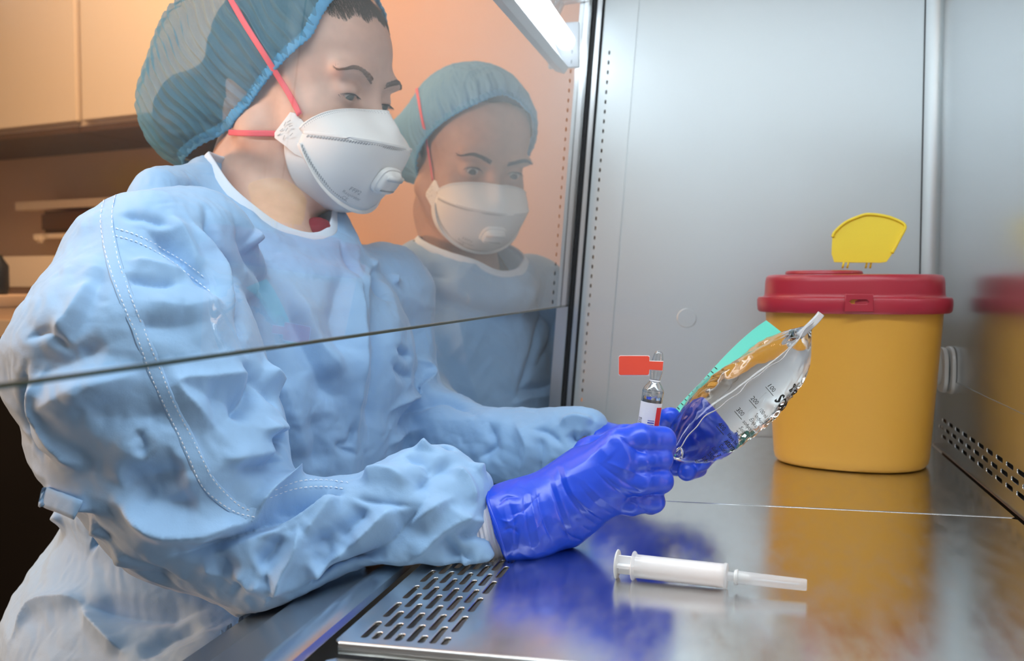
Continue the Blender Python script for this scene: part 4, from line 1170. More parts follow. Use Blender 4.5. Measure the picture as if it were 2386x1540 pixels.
face_parts(H1, 'a', bv1, M['brow'], M['iris_a'], -.0050, 0, w1, (.05, .80, -.60), 300)
mask1, up1, lo1 = build_mask(H1, w1)
cap1, capV1, capF1, loop1 = build_cap(H1, w1, [((0, -.080, .012), (.088, .090, .098)), ((.01, -.112, -.045), (.072, .060, .062))], 0.012, (0, .76, -.65), 3.0, M['hair'], top=.55, skin=bv1)
# loose hair at the hairline in front of the cap
rts = []; ds = []
for i in range(2600):
    x = random.uniform(-.056, .056); z = .074-abs(x)*.20+.003*math.sin(x*260)+random.uniform(0, 1)**1.3*.036
    h = bv1.ray_cast(Vector((x, .25, z)), Vector((0, -1, 0)))
    if h[0] is None: continue
    nn = np.array(h[1]); nn = nn if nn[1] > 0 else -nn; d0 = np.array((x*7+random.uniform(-.35, .35), -.4, 1.0)); d0 = d0-nn*(d0@nn); d0 /= np.linalg.norm(d0)
    rts.append(H1.w(np.array(h[0])-nn*.0004)); ds.append(H1.R@(d0+nn*random.uniform(.03, .13)))
hairs('hairline', rts, ds, .022, .00030, M['hair'], w1)
def px_band(name, pix, bvhs, w, th, m, parent, off=.0016, n=5):
    pts = []; nn = []
    cp = catmull([(x, y, 0) for x, y in pix], n)[:, :2]
    for (x, y) in cp:
        d = ray(x, y); d = d/np.linalg.norm(d); best = None
        for b in bvhs:
            h = b.ray_cast(Vector(CAM), Vector(d))
            if h[0] is not None and (best is None or h[3] < best[3]): best = h
        if best is None: continue
        nv = best[1] if best[1].dot(Vector(d)) < 0 else -best[1]
        pts.append(np.array(best[0])); nn.append(np.array(nv))
    pts = np.array(pts); nn = np.array(nn)
    for _ in range(14):
        pts[1:-1] = .5*pts[1:-1]+.25*(pts[:-2]+pts[2:]); nn[1:-1] = .5*nn[1:-1]+.25*(nn[:-2]+nn[2:])
    nn /= np.linalg.norm(nn, axis=1)[:, None]
    return ribbon(name, pts+nn*off, nn, w, th, m, parent)
bskin1 = bvh_of(Va, Fh); bcap1 = bvh_of(capV1, capF1)
px_band('head_strap', [(702, 268), (686, 235), (655, 182), (618, 125), (580, 66), (545, 10), (520, -40)], [bskin1, bcap1], .0062, .0013, M['strap'], mask1, off=.0032)
px_band('neck_strap', [(672, 312), (640, 312), (600, 311), (560, 310), (540, 309)], [bskin1], .0058, .0013, M['strap'], mask1, off=.0030)
print('head1', round(time.time()-T0, 1))

# ---- gown
G = Vol((-.72, .50, -.34), (-.10, 1.16, .33), .003)
wA = np.array((.235, .972, 0)); fA = np.array((.972, -.235, 0)); RT = np.stack([fA, wA, (0, 0, 1)], 1)
def rotpitch(R_, a):   # lean forward about the width axis
    a = math.radians(a); c, s_ = math.cos(a), math.sin(a); f, w_, z = R_[:, 0], R_[:, 1], R_[:, 2]
    return np.stack([f*c-z*s_, w_, z*c+f*s_], 1)
G.ell((-.440, .900, .105), (.112, .158, .138), rotpitch(RT, 12), k=.03)
G.ell((-.462, .900, .01), (.120, .150, .150), rotpitch(RT, 4), k=.05).ell((-.518, .888, .0), (.125, .135, .13), RT, k=.05)
G.ell((-.53, .885, -.150), (.165, .185, .145), RT, k=.03)
G.cone((-.48, .80, -.17), (-.36, .66, -.20), .115, .10, .05).cone((-.48, .95, -.17), (-.30, .98, -.20), .115, .10, .05)
G.cone((-.50, .82, -.22), (-.45, .66, -.32), .13, .12, .05)
NB = np.array((-.462, .890, .222))
G.chain([(NB+np.array((-.005, 0, 0)), .040), ((SR+NB)/2+np.array((-.012, -.01, -.012)), .034), (SR, .056)], .03)
G.chain([(NB+np.array((.02, .05, -.012)), .036), ((SL+NB)/2+np.array((0, .01, -.01)), .044), (SL, .052)], .03)
G.cone((-.480, .885, .19), P(478, 455, .905), .045, .014, .03).chain([(p, .0145) for p in catmull([P(350, 472, .778), P(375, 460, .805), P(405, 452, .835), P(440, 451, .868), P(478, 453, .898)], 2)], .03)
G.cone(NB+np.array((.05, .0, -.05)), (-.385, .93, .14), .040, .065, .03)
G.chain([(SR, .057), (P(350, 640, .705), .061), (P(314, 850, .668), .086), (P(318, 990, .655), .070)], .022)
G.chain([(P(380, 820, .675), .066), (P(405, 930, .668), .066), (P(445, 1060, .663), .068), (P(470, 1150, .66), .060)], .02)
F1 = [(P(322, 1035, .655), .064), (P(430, 1170, .655), .056), (P(620, 1275, .665), .048), (P(760, 1265, .68), .042), (P(900, 1240, .695), .042), (P(978, 1190, .708), .0440), (P(1002, 1203, .708), .0390), (P(1036, 1262, .705), .0320)]
G.chain(F1, .016)
G.cone(P(1040, 1090, .72), P(1075, 1150, .72), .014, .022, .02); G.cone(P(1100, 1310, .69), P(1150, 1345, .695), .016, .008, .014)
G.cone(P(625, 1395, .66), P(640, 1430, .66), .016, .007, .02)
UL = P(893, 800, 1.045)
G.chain([(SL, .055), (UL, .055), (P(930, 950, 1.03), .050)], .014)
G.chain([(P(930, 960, 1.03), .052), (P(1060, 1030, 1.0), .044), (P(1190, 1045, .975), .040), (P(1290, 1040, .96), .037), (P(1345, 1018, .95), .030), (P(1372, 1000, .947), .018)], .012)
# neck opening
loopN = [P(484, 418, .895), P(515, 470, .862), P(570, 540, .850), (P(640, 592, .865)), P(700, 616, .888), P(750, 614, .914), P(776, 582, .945), P(766, 505, .975), P(720, 450, .985), P(640, 415, .975), P(560, 396, .945), P(505, 398, .92)]
LN = catmull(loopN, 5, True); cN = LN.mean(0)
for a_ in LN[::2]: G.cone(a_, a_+np.array((0, 0, -.015)), .008, .016, .03)
for a_ in LN[::2]:
    q = cN+(a_-cN)*.70; G.cone(q+np.array((0, 0, .004)), q+np.array((0, 0, .08)), .012, .028, .005, '-')
G.cone(cN+np.array((0, 0, .02)), cN+np.array((0, 0, .1)), .036, .05, .006, '-')
# keep the cloth above the steel it rests on
g0, g1, g2 = np.meshgrid(*[a.astype(np.float32) for a in G.ax], indexing='ij', sparse=True)
floorz = np.interp(G.ax[0], [XT-.127, XT-.1245, XT-.118, XT-.084, XT-.078, XT-.033, XT-.020, XT+.3], [-.5, -.036, -.032, -.021, -.017, -.001, .0030, .0030]).astype(np.float32)[:, None, None]
G.D = np.maximum(G.D, (floorz-g2)*1.0)
V, F = G.mesh(3)
del G
V, F = subdiv(V, F); V = lap(V, F, 3)
print('gown1 base', len(V), round(time.time()-T0, 1))
bG = bvh_of(V, F)
def strokes(bvh, lst):
    out = []
    for pix, amp, w, sh in lst:
        cp = catmull([(x, y, 0) for x, y in pix], 4)[:, :2] if len(pix) > 2 else np.array(pix, float)
        p, n_ = onto(bvh, cp)
        if len(p) < 2: continue
        # drop jumps across silhouettes
        d = np.linalg.norm(np.diff(p, axis=0), axis=1); cut = np.where(d > .05)[0]
        if len(cut): p = p[:cut[0]+1]
        if len(p) > 1: out.append((p, amp/1000., w/1000., min(1, sh+.25)))
    return out
ST = [
 # shoulder and front of the upper sleeve
 ([(281, 501), (340, 512), (397, 530)], -3, 5, .2), ([(337, 539), (390, 572), (444, 614), (514, 698)], -8, 8, .3), ([(482, 488), (510, 576), (547, 642), (556, 745), (575, 815)], -10, 8, .4),
 ([(449, 516), (496, 604), (542, 707), (575, 790)], 6, 9, .3), ([(400, 500), (430, 560), (470, 640)], 4, 8, .2), ([(589, 544), (655, 660), (700, 754)], 5, 10, .2), ([(540, 500), (600, 620), (630, 720)], -5, 9, .2),
 ([(285, 642), (350, 655), (421, 660)], -4, 6, .3), ([(300, 610), (360, 618), (440, 640)], 2.5, 6, .2), ([(300, 745), (380, 760), (470, 750)], -3, 9, .1), ([(330, 700), (430, 720), (520, 700)], 3, 12, .1),
 ([(600, 870), (500, 880), (416, 888), (449, 941), (520, 1010)], 5, 10, .4), ([(604, 880), (598, 915), (570, 950), (540, 965)], -9, 8, .4), ([(470, 920), (540, 930), (590, 945)], -5, 12, .2),
 ([(612, 860), (640, 900), (680, 980), (700, 1050)], 7, 10, .2), ([(60, 880), (150, 850), (260, 800)], -3, 12, .2), ([(90, 960), (180, 900), (300, 880)], 4, 14, .2), ([(110, 790), (170, 720), (215, 640)], 3, 7, .3),
 ([(60, 790), (110, 770), (150, 815)], -2, 4, .4), ([(50, 1000), (130, 1060), (200, 1090)], 3, 9, .3), ([(60, 850), (45, 930), (70, 1020), (120, 1080)], -5, 6, .4), ([(95, 860), (80, 930), (110, 1010), (170, 1090)], 4, 6, .4),
 ([(240, 620), (200, 720), (150, 800)], -3, 9, .1), ([(310, 1000), (330, 1040), (310, 1060)], -3, 6, .3), ([(200, 960), (300, 975), (390, 955)], -3, 12, .1), ([(330, 870), (250, 890), (150, 930)], 3, 10, .1),
 # elbow and lower sleeve
 ([(631, 1021), (670, 1030), (698, 1056), (703, 1102)], -11, 7, .4), ([(610, 1000), (665, 1005), (706, 1040), (712, 1100)], 7, 7, .4), ([(540, 1091), (610, 1088), (666, 1074)], -5, 6, .4), ([(510, 1070), (600, 1060), (650, 1050)], 4, 8, .2),
 ([(277, 1140), (351, 1116), (438, 1095)], -6, 12, .1), ([(274, 1165), (316, 1196), (379, 1235), (450, 1238), (526, 1228), (600, 1222)], 9, 8, .4), ([(300, 1150), (380, 1175), (470, 1170)], -5, 12, .1),
 ([(414, 1298), (470, 1290), (526, 1262), (631, 1212), (701, 1165), (780, 1130)], -13, 9, .4), ([(440, 1255), (540, 1238), (620, 1190)], 5, 7, .3),
 ([(484, 1309), (561, 1262), (640, 1235), (677, 1224)], 5, 7, .4), ([(691, 1224), (690, 1260), (672, 1300), (649, 1333), (617, 1407)], 9, 7, .5), ([(655, 1240), (640, 1290), (600, 1330)], -6, 9, .2),
 ([(617, 1333), (626, 1370), (628, 1400)], -5, 4, .5), ([(526, 1288), (508, 1351), (579, 1386)], -5, 9, .2), ([(470, 1310), (490, 1340), (560, 1380)], 4, 7, .4), ([(540, 1330), (580, 1370), (610, 1350)], 4, 6, .3),
 ([(600, 1212), (612, 1170), (640, 1138), (700, 1112), (770, 1106), (822, 1108)], 9, 6, .5), ([(640, 1180), (700, 1160), (770, 1158), (812, 1152)], -6, 7, .3), ([(610, 1222), (660, 1215), (740, 1180), (812, 1150)], 5, 5, .5),
 ([(811, 1276), (870, 1230), (915, 1191), (930, 1185)], 8, 7, .4), ([(717, 1351), (760, 1318), (811, 1276)], 8, 7, .4), ([(740, 1230), (770, 1290), (730, 1330)], -7, 11, .2), ([(700, 1250), (720, 1230), (770, 1180), (800, 1165)], 5, 7, .3),
 ([(701, 1376), (770, 1352), (833, 1326), (885, 1290), (927, 1254), (965, 1205), (996, 1160)], -12, 8, .4), ([(864, 1310), (910, 1270), (965, 1213), (1010, 1180), (1053, 1160)], 7, 7, .4), ([(790, 1260), (830, 1210), (860, 1180)], -5, 8, .2),
 ([(952, 1307), (1000, 1262), (1040, 1229), (1109, 1185)], 4, 5, .5), ([(927, 1351), (945, 1300), (955, 1238)], -3, 5, .3), ([(1059, 1245), (1100, 1245), (1146, 1240)], -4, 5, .3), ([(1000, 1390), (1040, 1330), (1085, 1308)], 3, 5, .4),
 ([(1060, 1350), (1050, 1310), (1065, 1270)], -3, 5, .3), ([(1030, 1240), (1060, 1290), (1110, 1310)], -3, 6, .3), ([(960, 1150), (1010, 1100), (1060, 1075)], -5, 8, .2), ([(1046, 1180), (1080, 1210), (1130, 1215)], 3, 5, .4),
 ([(880, 1360), (960, 1352), (1100, 1350)], -3, 5, .2), ([(820, 1160), (900, 1175), (960, 1178)], -2, 3, .5), ([(840, 1120), (900, 1105), (960, 1125)], 5, 8, .2), ([(1110, 1175), (1090, 1120), (1050, 1085)], 3, 5, .3), ([(1080, 1370), (1130, 1355), (1175, 1350)], 3, 4, .3),
 # chest
 ([(834, 600), (836, 700), (834, 775), (830, 920), (826, 1067)], 7, 11, .2), ([(870, 690), (880, 790), (878, 900), (860, 1050)], -5, 9, .2), ([(662, 678), (697, 775), (756, 904), (803, 923)], -5, 12, .1), ([(700, 680), (740, 800), (800, 880)], 5, 14, .1),
 ([(800, 640), (780, 760), (800, 850)], -4, 10, .1), ([(640, 860), (680, 960), (720, 1080)], 4, 14, .1), ([(720, 960), (740, 1040), (730, 1100)], -4, 12, .1), ([(825, 975), (815, 1030), (790, 1040), (830, 1060)], -3, 4, .4), ([(560, 840), (620, 900), (650, 960)], -5, 7, .4),
 ([(790, 560), (830, 640), (850, 740)], -4, 7, .3), ([(860, 620), (890, 680), (915, 700)], -5, 7, .3), ([(925, 640), (905, 700), (898, 760)], 5, 5, .4), ([(880, 600), (850, 660), (860, 720)], 4, 7, .3),
 # far sleeve
 ([(905, 960), (950, 925), (990, 908), (1008, 870), (995, 845), (955, 838)], 6, 6, .4), ([(925, 810), (960, 830), (1000, 820)], -5, 5, .3), ([(915, 850), (950, 880), (975, 870)], -4, 6, .3), ([(920, 1010), (960, 960), (1040, 930), (1100, 965)], -5, 7, .3),
 ([(1044, 1044), (1062, 1010), (1083, 982), (1112, 966)], -7, 4, .5), ([(985, 1050), (1020, 1000), (1070, 945), (1140, 975)], 5, 6, .4), ([(1060, 1050), (1080, 1010), (1110, 978), (1150, 975)], 6, 5, .4), ([(900, 1040), (940, 1010), (990, 1000)], 4, 7, .3),
 ([(1110, 1070), (1150, 1040), (1140, 985)], -5, 7, .3), ([(1105, 1100), (1180, 1060), (1250, 1000), (1300, 985)], 4, 6, .4), ([(1240, 1000), (1270, 1005), (1310, 1040)], -3, 4, .4), ([(1335, 1000), (1345, 1030), (1380, 1010)], -6, 5, .4), ([(1300, 990), (1335, 975), (1385, 985)], 4, 5, .3),
 ([(1255, 1010), (1260, 1070), (1250, 1110)], -3, 6, .3), ([(1310, 1060), (1290, 1100), (1260, 1130)], -3, 4, .4), ([(940, 1060), (990, 1070), (1010, 1100)], -4, 6, .3), ([(1200, 985), (1230, 1040), (1210, 1110)], 3, 7, .2),
 # waist and skirt
 ([(112, 1160), (170, 1176), (225, 1196)], -7, 6, .3), ([(110, 1140), (170, 1160), (230, 1180)], 5, 7, .2), ([(178, 1205), (130, 1260), (60, 1350), (10, 1420)], -6, 8, .3), ([(235, 1225), (200, 1260), (120, 1330), (30, 1430)], 5, 9, .3),
 ([(215, 1250), (250, 1275), (310, 1285)], -9, 8, .3), ([(200, 1410), (280, 1425), (370, 1430), (470, 1420)], -8, 10, .2), ([(195, 1420), (230, 1460), (290, 1525)], 8, 7, .5), ([(30, 1490), (80, 1410), (160, 1395), (200, 1410)], 5, 8, .3),
 ([(150, 1200), (80, 1260), (20, 1340)], 5, 8, .3), ([(380, 1330), (330, 1400), (230, 1500)], -4, 12, .1), ([(290, 1290), (240, 1380), (210, 1410)], 4, 10, .2), ([(330, 1540), (400, 1480), (480, 1460)], -5, 12, .2),
]
D = stroke_disp(V, strokes(bG, ST))
n = vnormals(V, F)
wv = np.stack([noise3(V*11+3), noise3(V*11+9), noise3(V*11+15)], 1)*.35
Dn = crumple(V, 13, 5)*.0042+crumple(V, 31, 9)*.0015+crumple(V, 80, 12)*.0006
cuffm = np.exp(-(np.linalg.norm(V-P(1080, 1230, .70), axis=1)/.06)**2)
Dn = Dn+cuffm*crumple(V, 42, 21)*.0019
D = np.tanh(D*1.9/.023)*.023+Dn
V = V+n*D[:, None]
zmin = np.interp(V[:, 0], [XT-.127, XT-.1245, XT-.118, XT-.084, XT-.078, XT-.033, XT-.020, XT+.3], [-.6, -.036, -.032, -.021, -.017, -.001, .0022, .0022])
inside = (V[:, 0] > XT-.125); V[:, 2] = np.where(inside & (V[:, 2] < zmin), zmin, V[:, 2])
V = lap(V, F, 1, .5)
mesh_np('gown', V, F, M['gown'], w1); gown1 = bpy.data.objects['gown']
bG2 = bvh_of(V, F)
print('gown1', round(time.time()-T0, 1))
# binding of the neckline
def bind_loop(bvh, L_, c_, parent, w=.0115):
    pts = []; nn = []
    for a in L_:
        q = c_+(a-c_)*1.03; h = bvh.ray_cast(Vector(q+np.array((0, 0, .07))), Vector((0, 0, -1)))
        z = h[0].z if h[0] is not None and abs(h[0].z-a[2]) < .03 else a[2]
        pts.append(np.array((q[0], q[1], z))); out = (a-c_); out[2] = 0; out /= np.linalg.norm(out); nn.append(out*.8+np.array((0, 0, .75)))
    pts = np.array(pts); nn = np.array(nn)
    for _ in range(6): pts = .5*pts+.25*(np.roll(pts, 1, 0)+np.roll(pts, -1, 0))
    nn /= np.linalg.norm(nn, axis=1)[:, None]
    return ribbon('neck_binding', pts+nn*.0015, nn, w, .0035, M['binding'], parent, closed=True)
nrm = LN-cN; nrm[:, 2] = .02; nrm /= np.linalg.norm(nrm, axis=1)[:, None]
bind_loop(bG2, LN, cN, gown1)
# waist tie
p_, n_ = onto(bG2, catmull([(108, 1156, 0), (120, 1162, 0), (150, 1173, 0), (185, 1188, 0)], 5)[:, :2], .002)
p_ = np.concatenate([[p_[0]+np.array((.03, .075, .002)), p_[0]+np.array((.006, .035, .002))], p_]); n_ = np.concatenate([[n_[0], n_[0]], n_])
ribbon('waist_tie', catmull(p_, 2), catmull(n_, 2), .014, .003, M['gown'], gown1)
def stitches(bvh, path, parent, name='stitching', step=12, ln=7, w=.00030, lift=.0006):
    cp = catmull([(x, y, 0) for x, y in path], 30)[:, :2]; seg = np.linalg.norm(np.diff(cp, axis=0), axis=1); cum = np.concatenate([[0], np.cumsum(seg)])
    Vs = []; Fs = []; s_ = 0
    while s_+ln < cum[-1]:
        pts = [(np.interp(s_+k, cum, cp[:, 0]), np.interp(s_+k, cum, cp[:, 1])) for k in (0, ln)]
        p, n_ = onto(bvh, pts, lift)
        if len(p) == 2 and np.linalg.norm(p[1]-p[0]) < .02:
            d = p[1]-p[0]; sd = np.cross(d, n_[0]); sd /= np.linalg.norm(sd)+1e-9; m_ = (p[0]+p[1])/2+n_[0]*.0006; k0 = len(Vs)
            Vs += [p[0]-sd*w, p[0]+sd*w, m_+sd*w, m_-sd*w, p[1]+sd*w, p[1]-sd*w]; Fs += [(k0, k0+1, k0+2, k0+3), (k0+3, k0+2, k0+4, k0+5)]
        s_ += step
    if Vs: o = mesh_np(name, np.array(Vs), np.array(Fs), M['stitch'], parent); o['kind'] = 'stuff'
seamA = [(256, 432), (236, 500), (243, 570), (262, 640), (292, 720), (325, 800), (350, 870), (378, 930), (408, 995), (440, 1065), (470, 1130), (505, 1165), (550, 1195), (598, 1206)]
seamB = [(277, 432), (262, 500), (272, 590), (293, 660), (322, 735), (352, 810), (378, 870), (402, 930), (432, 990), (462, 1050), (492, 1110), (525, 1150), (560, 1180), (590, 1192)]
stitches(bG2, seamA, gown1); stitches(bG2, seamB, gown1)
stitches(bG2, [(258, 530), (310, 545), (370, 575), (430, 610), (480, 650)], gown1); stitches(bG2, [(268, 550), (320, 565), (380, 598), (440, 640), (490, 680)], gown1)
stitches(bG2, [(640, 1140), (690, 1122), (760, 1120), (812, 1126)], gown1); stitches(bG2, [(628, 1158), (680, 1140), (750, 1134), (806, 1140)], gown1)
def welt(pix, w, nm='seam_fold', th=.0016, off=.0004):
    p, n_ = onto(bG2, catmull([(x, y, 0) for x, y in pix], 6)[:, :2], off)
    d = np.linalg.norm(np.diff(p, axis=0), axis=1); 
    for _ in range(3): p[1:-1] = .5*p[1:-1]+.25*(p[:-2]+p[2:])
    ribbon(nm, p, n_, w, th, M['gown'], gown1)
welt([((a[0]+b[0])/2, (a[1]+b[1])/2) for a, b in zip(seamA, seamB)], .0105, th=.0009, off=.0001)
0 and welt([(225, 640), (262, 730), (300, 830), (335, 900), (372, 990), (410, 1060), (440, 1130)], .009, th=.0007, off=-.0001)
# white knit cuffs
def cuff(name, c0, c1, r0, r1, parent, seg=64):
    c0, c1 = np.array(c0), np.array(c1); fr = frame_z(c0, c1-c0); L_ = float(np.linalg.norm(c1-c0)); pr = []
    for i in range(41):
        t = i/40; pr.append((r0+(r1-r0)*t+.00055*math.sin(t*L_/.0016*2*math.pi*.5), t*L_))
    o = lathe(name, pr, M['knit'], parent, seg=seg, frame=fr, ax=.88, ay=1.0, close=False); o.data.polygons.foreach_set('use_smooth', [True]*len(o.data.polygons)); return o
cuff('knit_cuff', P(1105, 1240, .716), P(1182, 1222, .724), .0262, .0248, w1)
cuff('knit_cuff', P(1330, 1045, .955), P(1400, 1047, .947), .0262, .0236, w1)
# maroon scrub top seen inside the neckline
sv = Vol((-.58, .76, .05), (-.27, 1.06, .33), .003)
sv.ell((-.438, .900, .150), (.074, .095, .078), k=.02); sv.chain([(P(738, 552, .935), .020), (P(715, 600, .935), .02)], .02).chain([(P(493, 430, .905), .016), (P(500, 520, .90), .03)], .02)
Vs_, Fs_ = sv.mesh(1); mesh_np('scrub_top', Vs_, Fs_, M['maroon'], w1)
# ---- gloves
def glove(pts_palm, fingers, thumb, wristpts, lo_, hi_, vox, parent, cut, name='glove'):
    g = Vol(lo_, hi_, vox)
    for ch in pts_palm: g.chain(ch, .013)
    g.chain(wristpts, .014)
    gm = None
    for f in fingers:
        q = Vol(lo_, hi_, vox); q.chain(f, .004)
        # fingers join the palm smoothly but stay apart from each other
        k = .0022; a, b = g.D, q.D; h = np.maximum(k-np.abs(a-b), 0)/k; g.D = np.minimum(a, b)-h*h*k*.25
    g.chain(thumb, .006)
    if cut is not None:
        c, d = cut; d = np.array(d)/np.linalg.norm(d)
        q = (g.ax[0][:, None, None]-c[0])*d[0]+(g.ax[1][None, :, None]-c[1])*d[1]+(g.ax[2][None, None, :]-c[2])*d[2]
        g.D = np.maximum(g.D, (-q).astype(np.float32))
    V, F = g.mesh(1); V, F = subdiv(V, F); V = lap(V, F, 1)
    return V, F
RH_lo = (-.20, .66, -.02); RH_hi = (-.035, .86, .135)
mI, mM, mR, mP = P(1436, 1034, .742), P(1440, 1082, .738), P(1432, 1130, .738), P(1412, 1174, .744)
W0, W1_ = P(1160, 1226, .7215), P(1215, 1214, .7245)
palm = [[(P(1240, 1203, .735), .0210), (P(1335, 1140, .745), .020), (mI+np.array((0, .006, -.002)), .0125)],
        [(P(1235, 1205, .735), .023), (mM+np.array((0, .007, 0)), .0125)], [(P(1240, 1210, .735), .023), (mR+np.array((0, .008, 0)), .0125)],
        [(P(1235, 1215, .735), .0225), (P(1320, 1215, .748), .0165), (mP+np.array((0, .007, 0)), .0118)],
        [(P(1318, 1132, .748), .0165), (P(1360, 1092, .760), .0170)]]
fing = [[(mI+np.array((0, .004, 0)), .0105), (P(1490, 1020, .757), .0108), (P(1543, 1026, .772), .0100), (P(1548, 1042, .795), .0088), (P(1500, 1040, .812), .0080)],
        [(mM+np.array((0, .004, 0)), .0100), (P(1490, 1074, .752), .0092), (P(1540, 1069, .768), .0086), (P(1535, 1075, .795), .0080), (P(1490, 1075, .808), .0075)],
        [(mR+np.array((0, .004, 0)), .0100), (P(1490, 1122, .750), .0098), (P(1538, 1120, .766), .0094), (P(1535, 1125, .793), .0082), (P(1490, 1120, .805), .0075)],
        [(mP+np.array((0, .004, 0)), .0092), (P(1470, 1172, .754), .0090), (P(1522, 1168, .766), .0084), (P(1515, 1172, .790), .0078), (P(1478, 1165, .800), .0070)]]
th_ = [(P(1312, 1132, .765), .0135), (P(1375, 1058, .788), .0125), (P(1455, 1022, .806), .0105), (P(1520, 1012, .814), .0092)]
wr_ = [(P(1145, 1229, .7205), .0258), (P(1160, 1225, .7215), .0258), (W1_, .0245), (P(1250, 1195, .733), .0235)]
V, F = glove(palm, fing, th_, wr_, RH_lo, RH_hi, .00125, w1, (P(1161, 1224, .7215), P(1215, 1206, .7245)-P(1161, 1224, .7215)))
bH = bvh_of(V, F)
GS = [([(1385, 1095), (1420, 1130), (1470, 1165), (1510, 1195)], -.9, 2.0, .5), ([(1395, 1080), (1450, 1120), (1500, 1150)], -.8, 2, .5), ([(1440, 1015), (1470, 1040), (1510, 1060)], -1.0, 2, .5), ([(1410, 1075), (1460, 1095), (1500, 1110)], .8, 2, .4),
      ([(1300, 1090), (1320, 1150), (1370, 1210), (1420, 1235)], -1.2, 2.2, .5), ([(1312, 1080), (1335, 1150), (1390, 1200), (1430, 1215)], .9, 2.2, .4), ([(1280, 1120), (1300, 1180), (1330, 1260)], -1.2, 2, .5), ([(1290, 1110), (1312, 1180), (1345, 1262)], .9, 2, .4),
      ([(1330, 1150), (1380, 1200), (1440, 1225)], -.9, 1.8, .5), ([(1250, 1140), (1262, 1200), (1290, 1270)], -1.0, 2, .5), ([(1235, 1150), (1245, 1210), (1260, 1280)], .8, 2, .4), ([(1220, 1150), (1225, 1210), (1240, 1285)], -.8, 1.8, .5),
      ([(1190, 1200), (1220, 1190), (1260, 1150)], -.7, 1.6, .5), ([(1165, 1210), (1190, 1215), (1215, 1190)], .9, 1.8, .5), ([(1160, 1180), (1180, 1160), (1210, 1160)], -.8, 2, .5), ([(1170, 1240), (1190, 1230), (1210, 1245)], -.8, 1.8, .5), ([(1200, 1280), (1195, 1240), (1205, 1215)], .8, 2, .5),
      ([(1410, 1110), (1440, 1135), (1480, 1155)], -.6, 1.2, .5), ([(1360, 1120), (1400, 1160), (1450, 1195)], .7, 2, .4), ([(1350, 1130), (1390, 1175), (1440, 1205)], -.7, 1.6, .5), ([(1270, 1130), (1330, 1110), (1390, 1085)], .6, 6, .1),
      ([(1395, 1040), (1410, 1055), (1425, 1070)], 1.2, 7, .1), ([(1180, 1150), (1200, 1230), (1195, 1290)], -.7, 2, .4), ([(1300, 1220), (1330, 1250), (1370, 1262)], -1.0, 2, .5), ([(1340, 1205), (1370, 1235), (1410, 1238)], -.9, 1.6, .5)]
D = stroke_disp(V, strokes(bH, GS)); n = vnormals(V, F)
wristw = np.exp(-(np.linalg.norm(V-P(1195, 1225, .715), axis=1)/.030)**2)
D += ridged(V*60)*.00035+noise3(V*35)*.0006+wristw*(ridged(V*np.array((95, 60, 60)))*.0012)
V = V+n*D[:, None]
mesh_np('glove', V, F, M['glove'], w1)
# rolled edge of the glove
cc = P(1161, 1224, .7215); fr = frame_z(cc, P(1215, 1206, .7245)-cc)
lp = []
for t in np.linspace(0, 2*math.pi, 64, endpoint=False):
    d_ = np.array(fr.to_3x3() @ Vector((math.cos(t), math.sin(t), 0))); o_ = cc+np.array(fr.to_3x3() @ Vector((0, 0, 1)))*(.0008+.0006*math.sin(4*t))
    h = bH.ray_cast(Vector(o_+d_*.06+np.array(fr.to_3x3() @ Vector((0, 0, 1)))*.0012), Vector(-d_)); lp.append(np.array(h[0])+d_*.0002 if h[0] is not None else o_+d_*.026)
lp = np.array(lp); ribbon('glove_hem', lp, lp-lp.mean(0), .0026, .0018, M['glove'], bpy.data.objects['glove'], closed=True)
# far hand behind the bag: seen below it and beside the ampoule
LH_lo = (-.17, .82, -.01); LH_hi = (.035, 1.0, .15)
k1, k2, k3, k4 = P(1530, 1005, .915), P(1545, 1025, .925), P(1545, 1050, .925), P(1530, 1078, .92)
palm = [[(P(1440, 1052, .945), .018), (k1, .0130)], [(P(1440, 1056, .945), .018), (k2, .0135)], [(P(1440, 1060, .945), .018), (k3, .0135)], [(P(1440, 1064, .945), .018), (k4, .013)]]
fing = [[(k1, .0110), (P(1600, 985, .925), .0100), (P(1645, 985, .935), .009), (P(1660, 1005, .93), .0085)],
        [(k2, .0110), (P(1620, 1010, .935), .0102), (P(1662, 1020, .930), .0094), (P(1655, 1045, .905), .0088)],
        [(k3, .0110), (P(1600, 1050, .935), .0102), (P(1648, 1055, .925), .0094), (P(1632, 1075, .900), .0088)],
        [(k4, .0105), (P(1580, 1083, .925), .0096), (P(1622, 1088, .915), .0090), (P(1600, 1098, .893), .0085)]]
th_ = [(P(1450, 1050, .930), .016), (P(1510, 1012, .905), .0120), (P(1548, 985, .885), .0100), (P(1562, 970, .875), .0085)]
wr_ = [(P(1375, 1046, .949), .0250), (P(1392, 1048, .948), .0245), (P(1440, 1058, .945), .0200)]
V, F = glove(palm, fing, th_, wr_, LH_lo, LH_hi, .0016, w1, (P(1392, 1048, .948), P(1440, 1058, .945)-P(1392, 1048, .948)))
n = vnormals(V, F); V = V+n*(ridged(V*70)*.0006+noise3(V*35)*.0006)[:, None]
mesh_np('glove', V, F, M['glove'], w1)
adopt(w1)
print('woman1', round(time.time()-T0, 1))

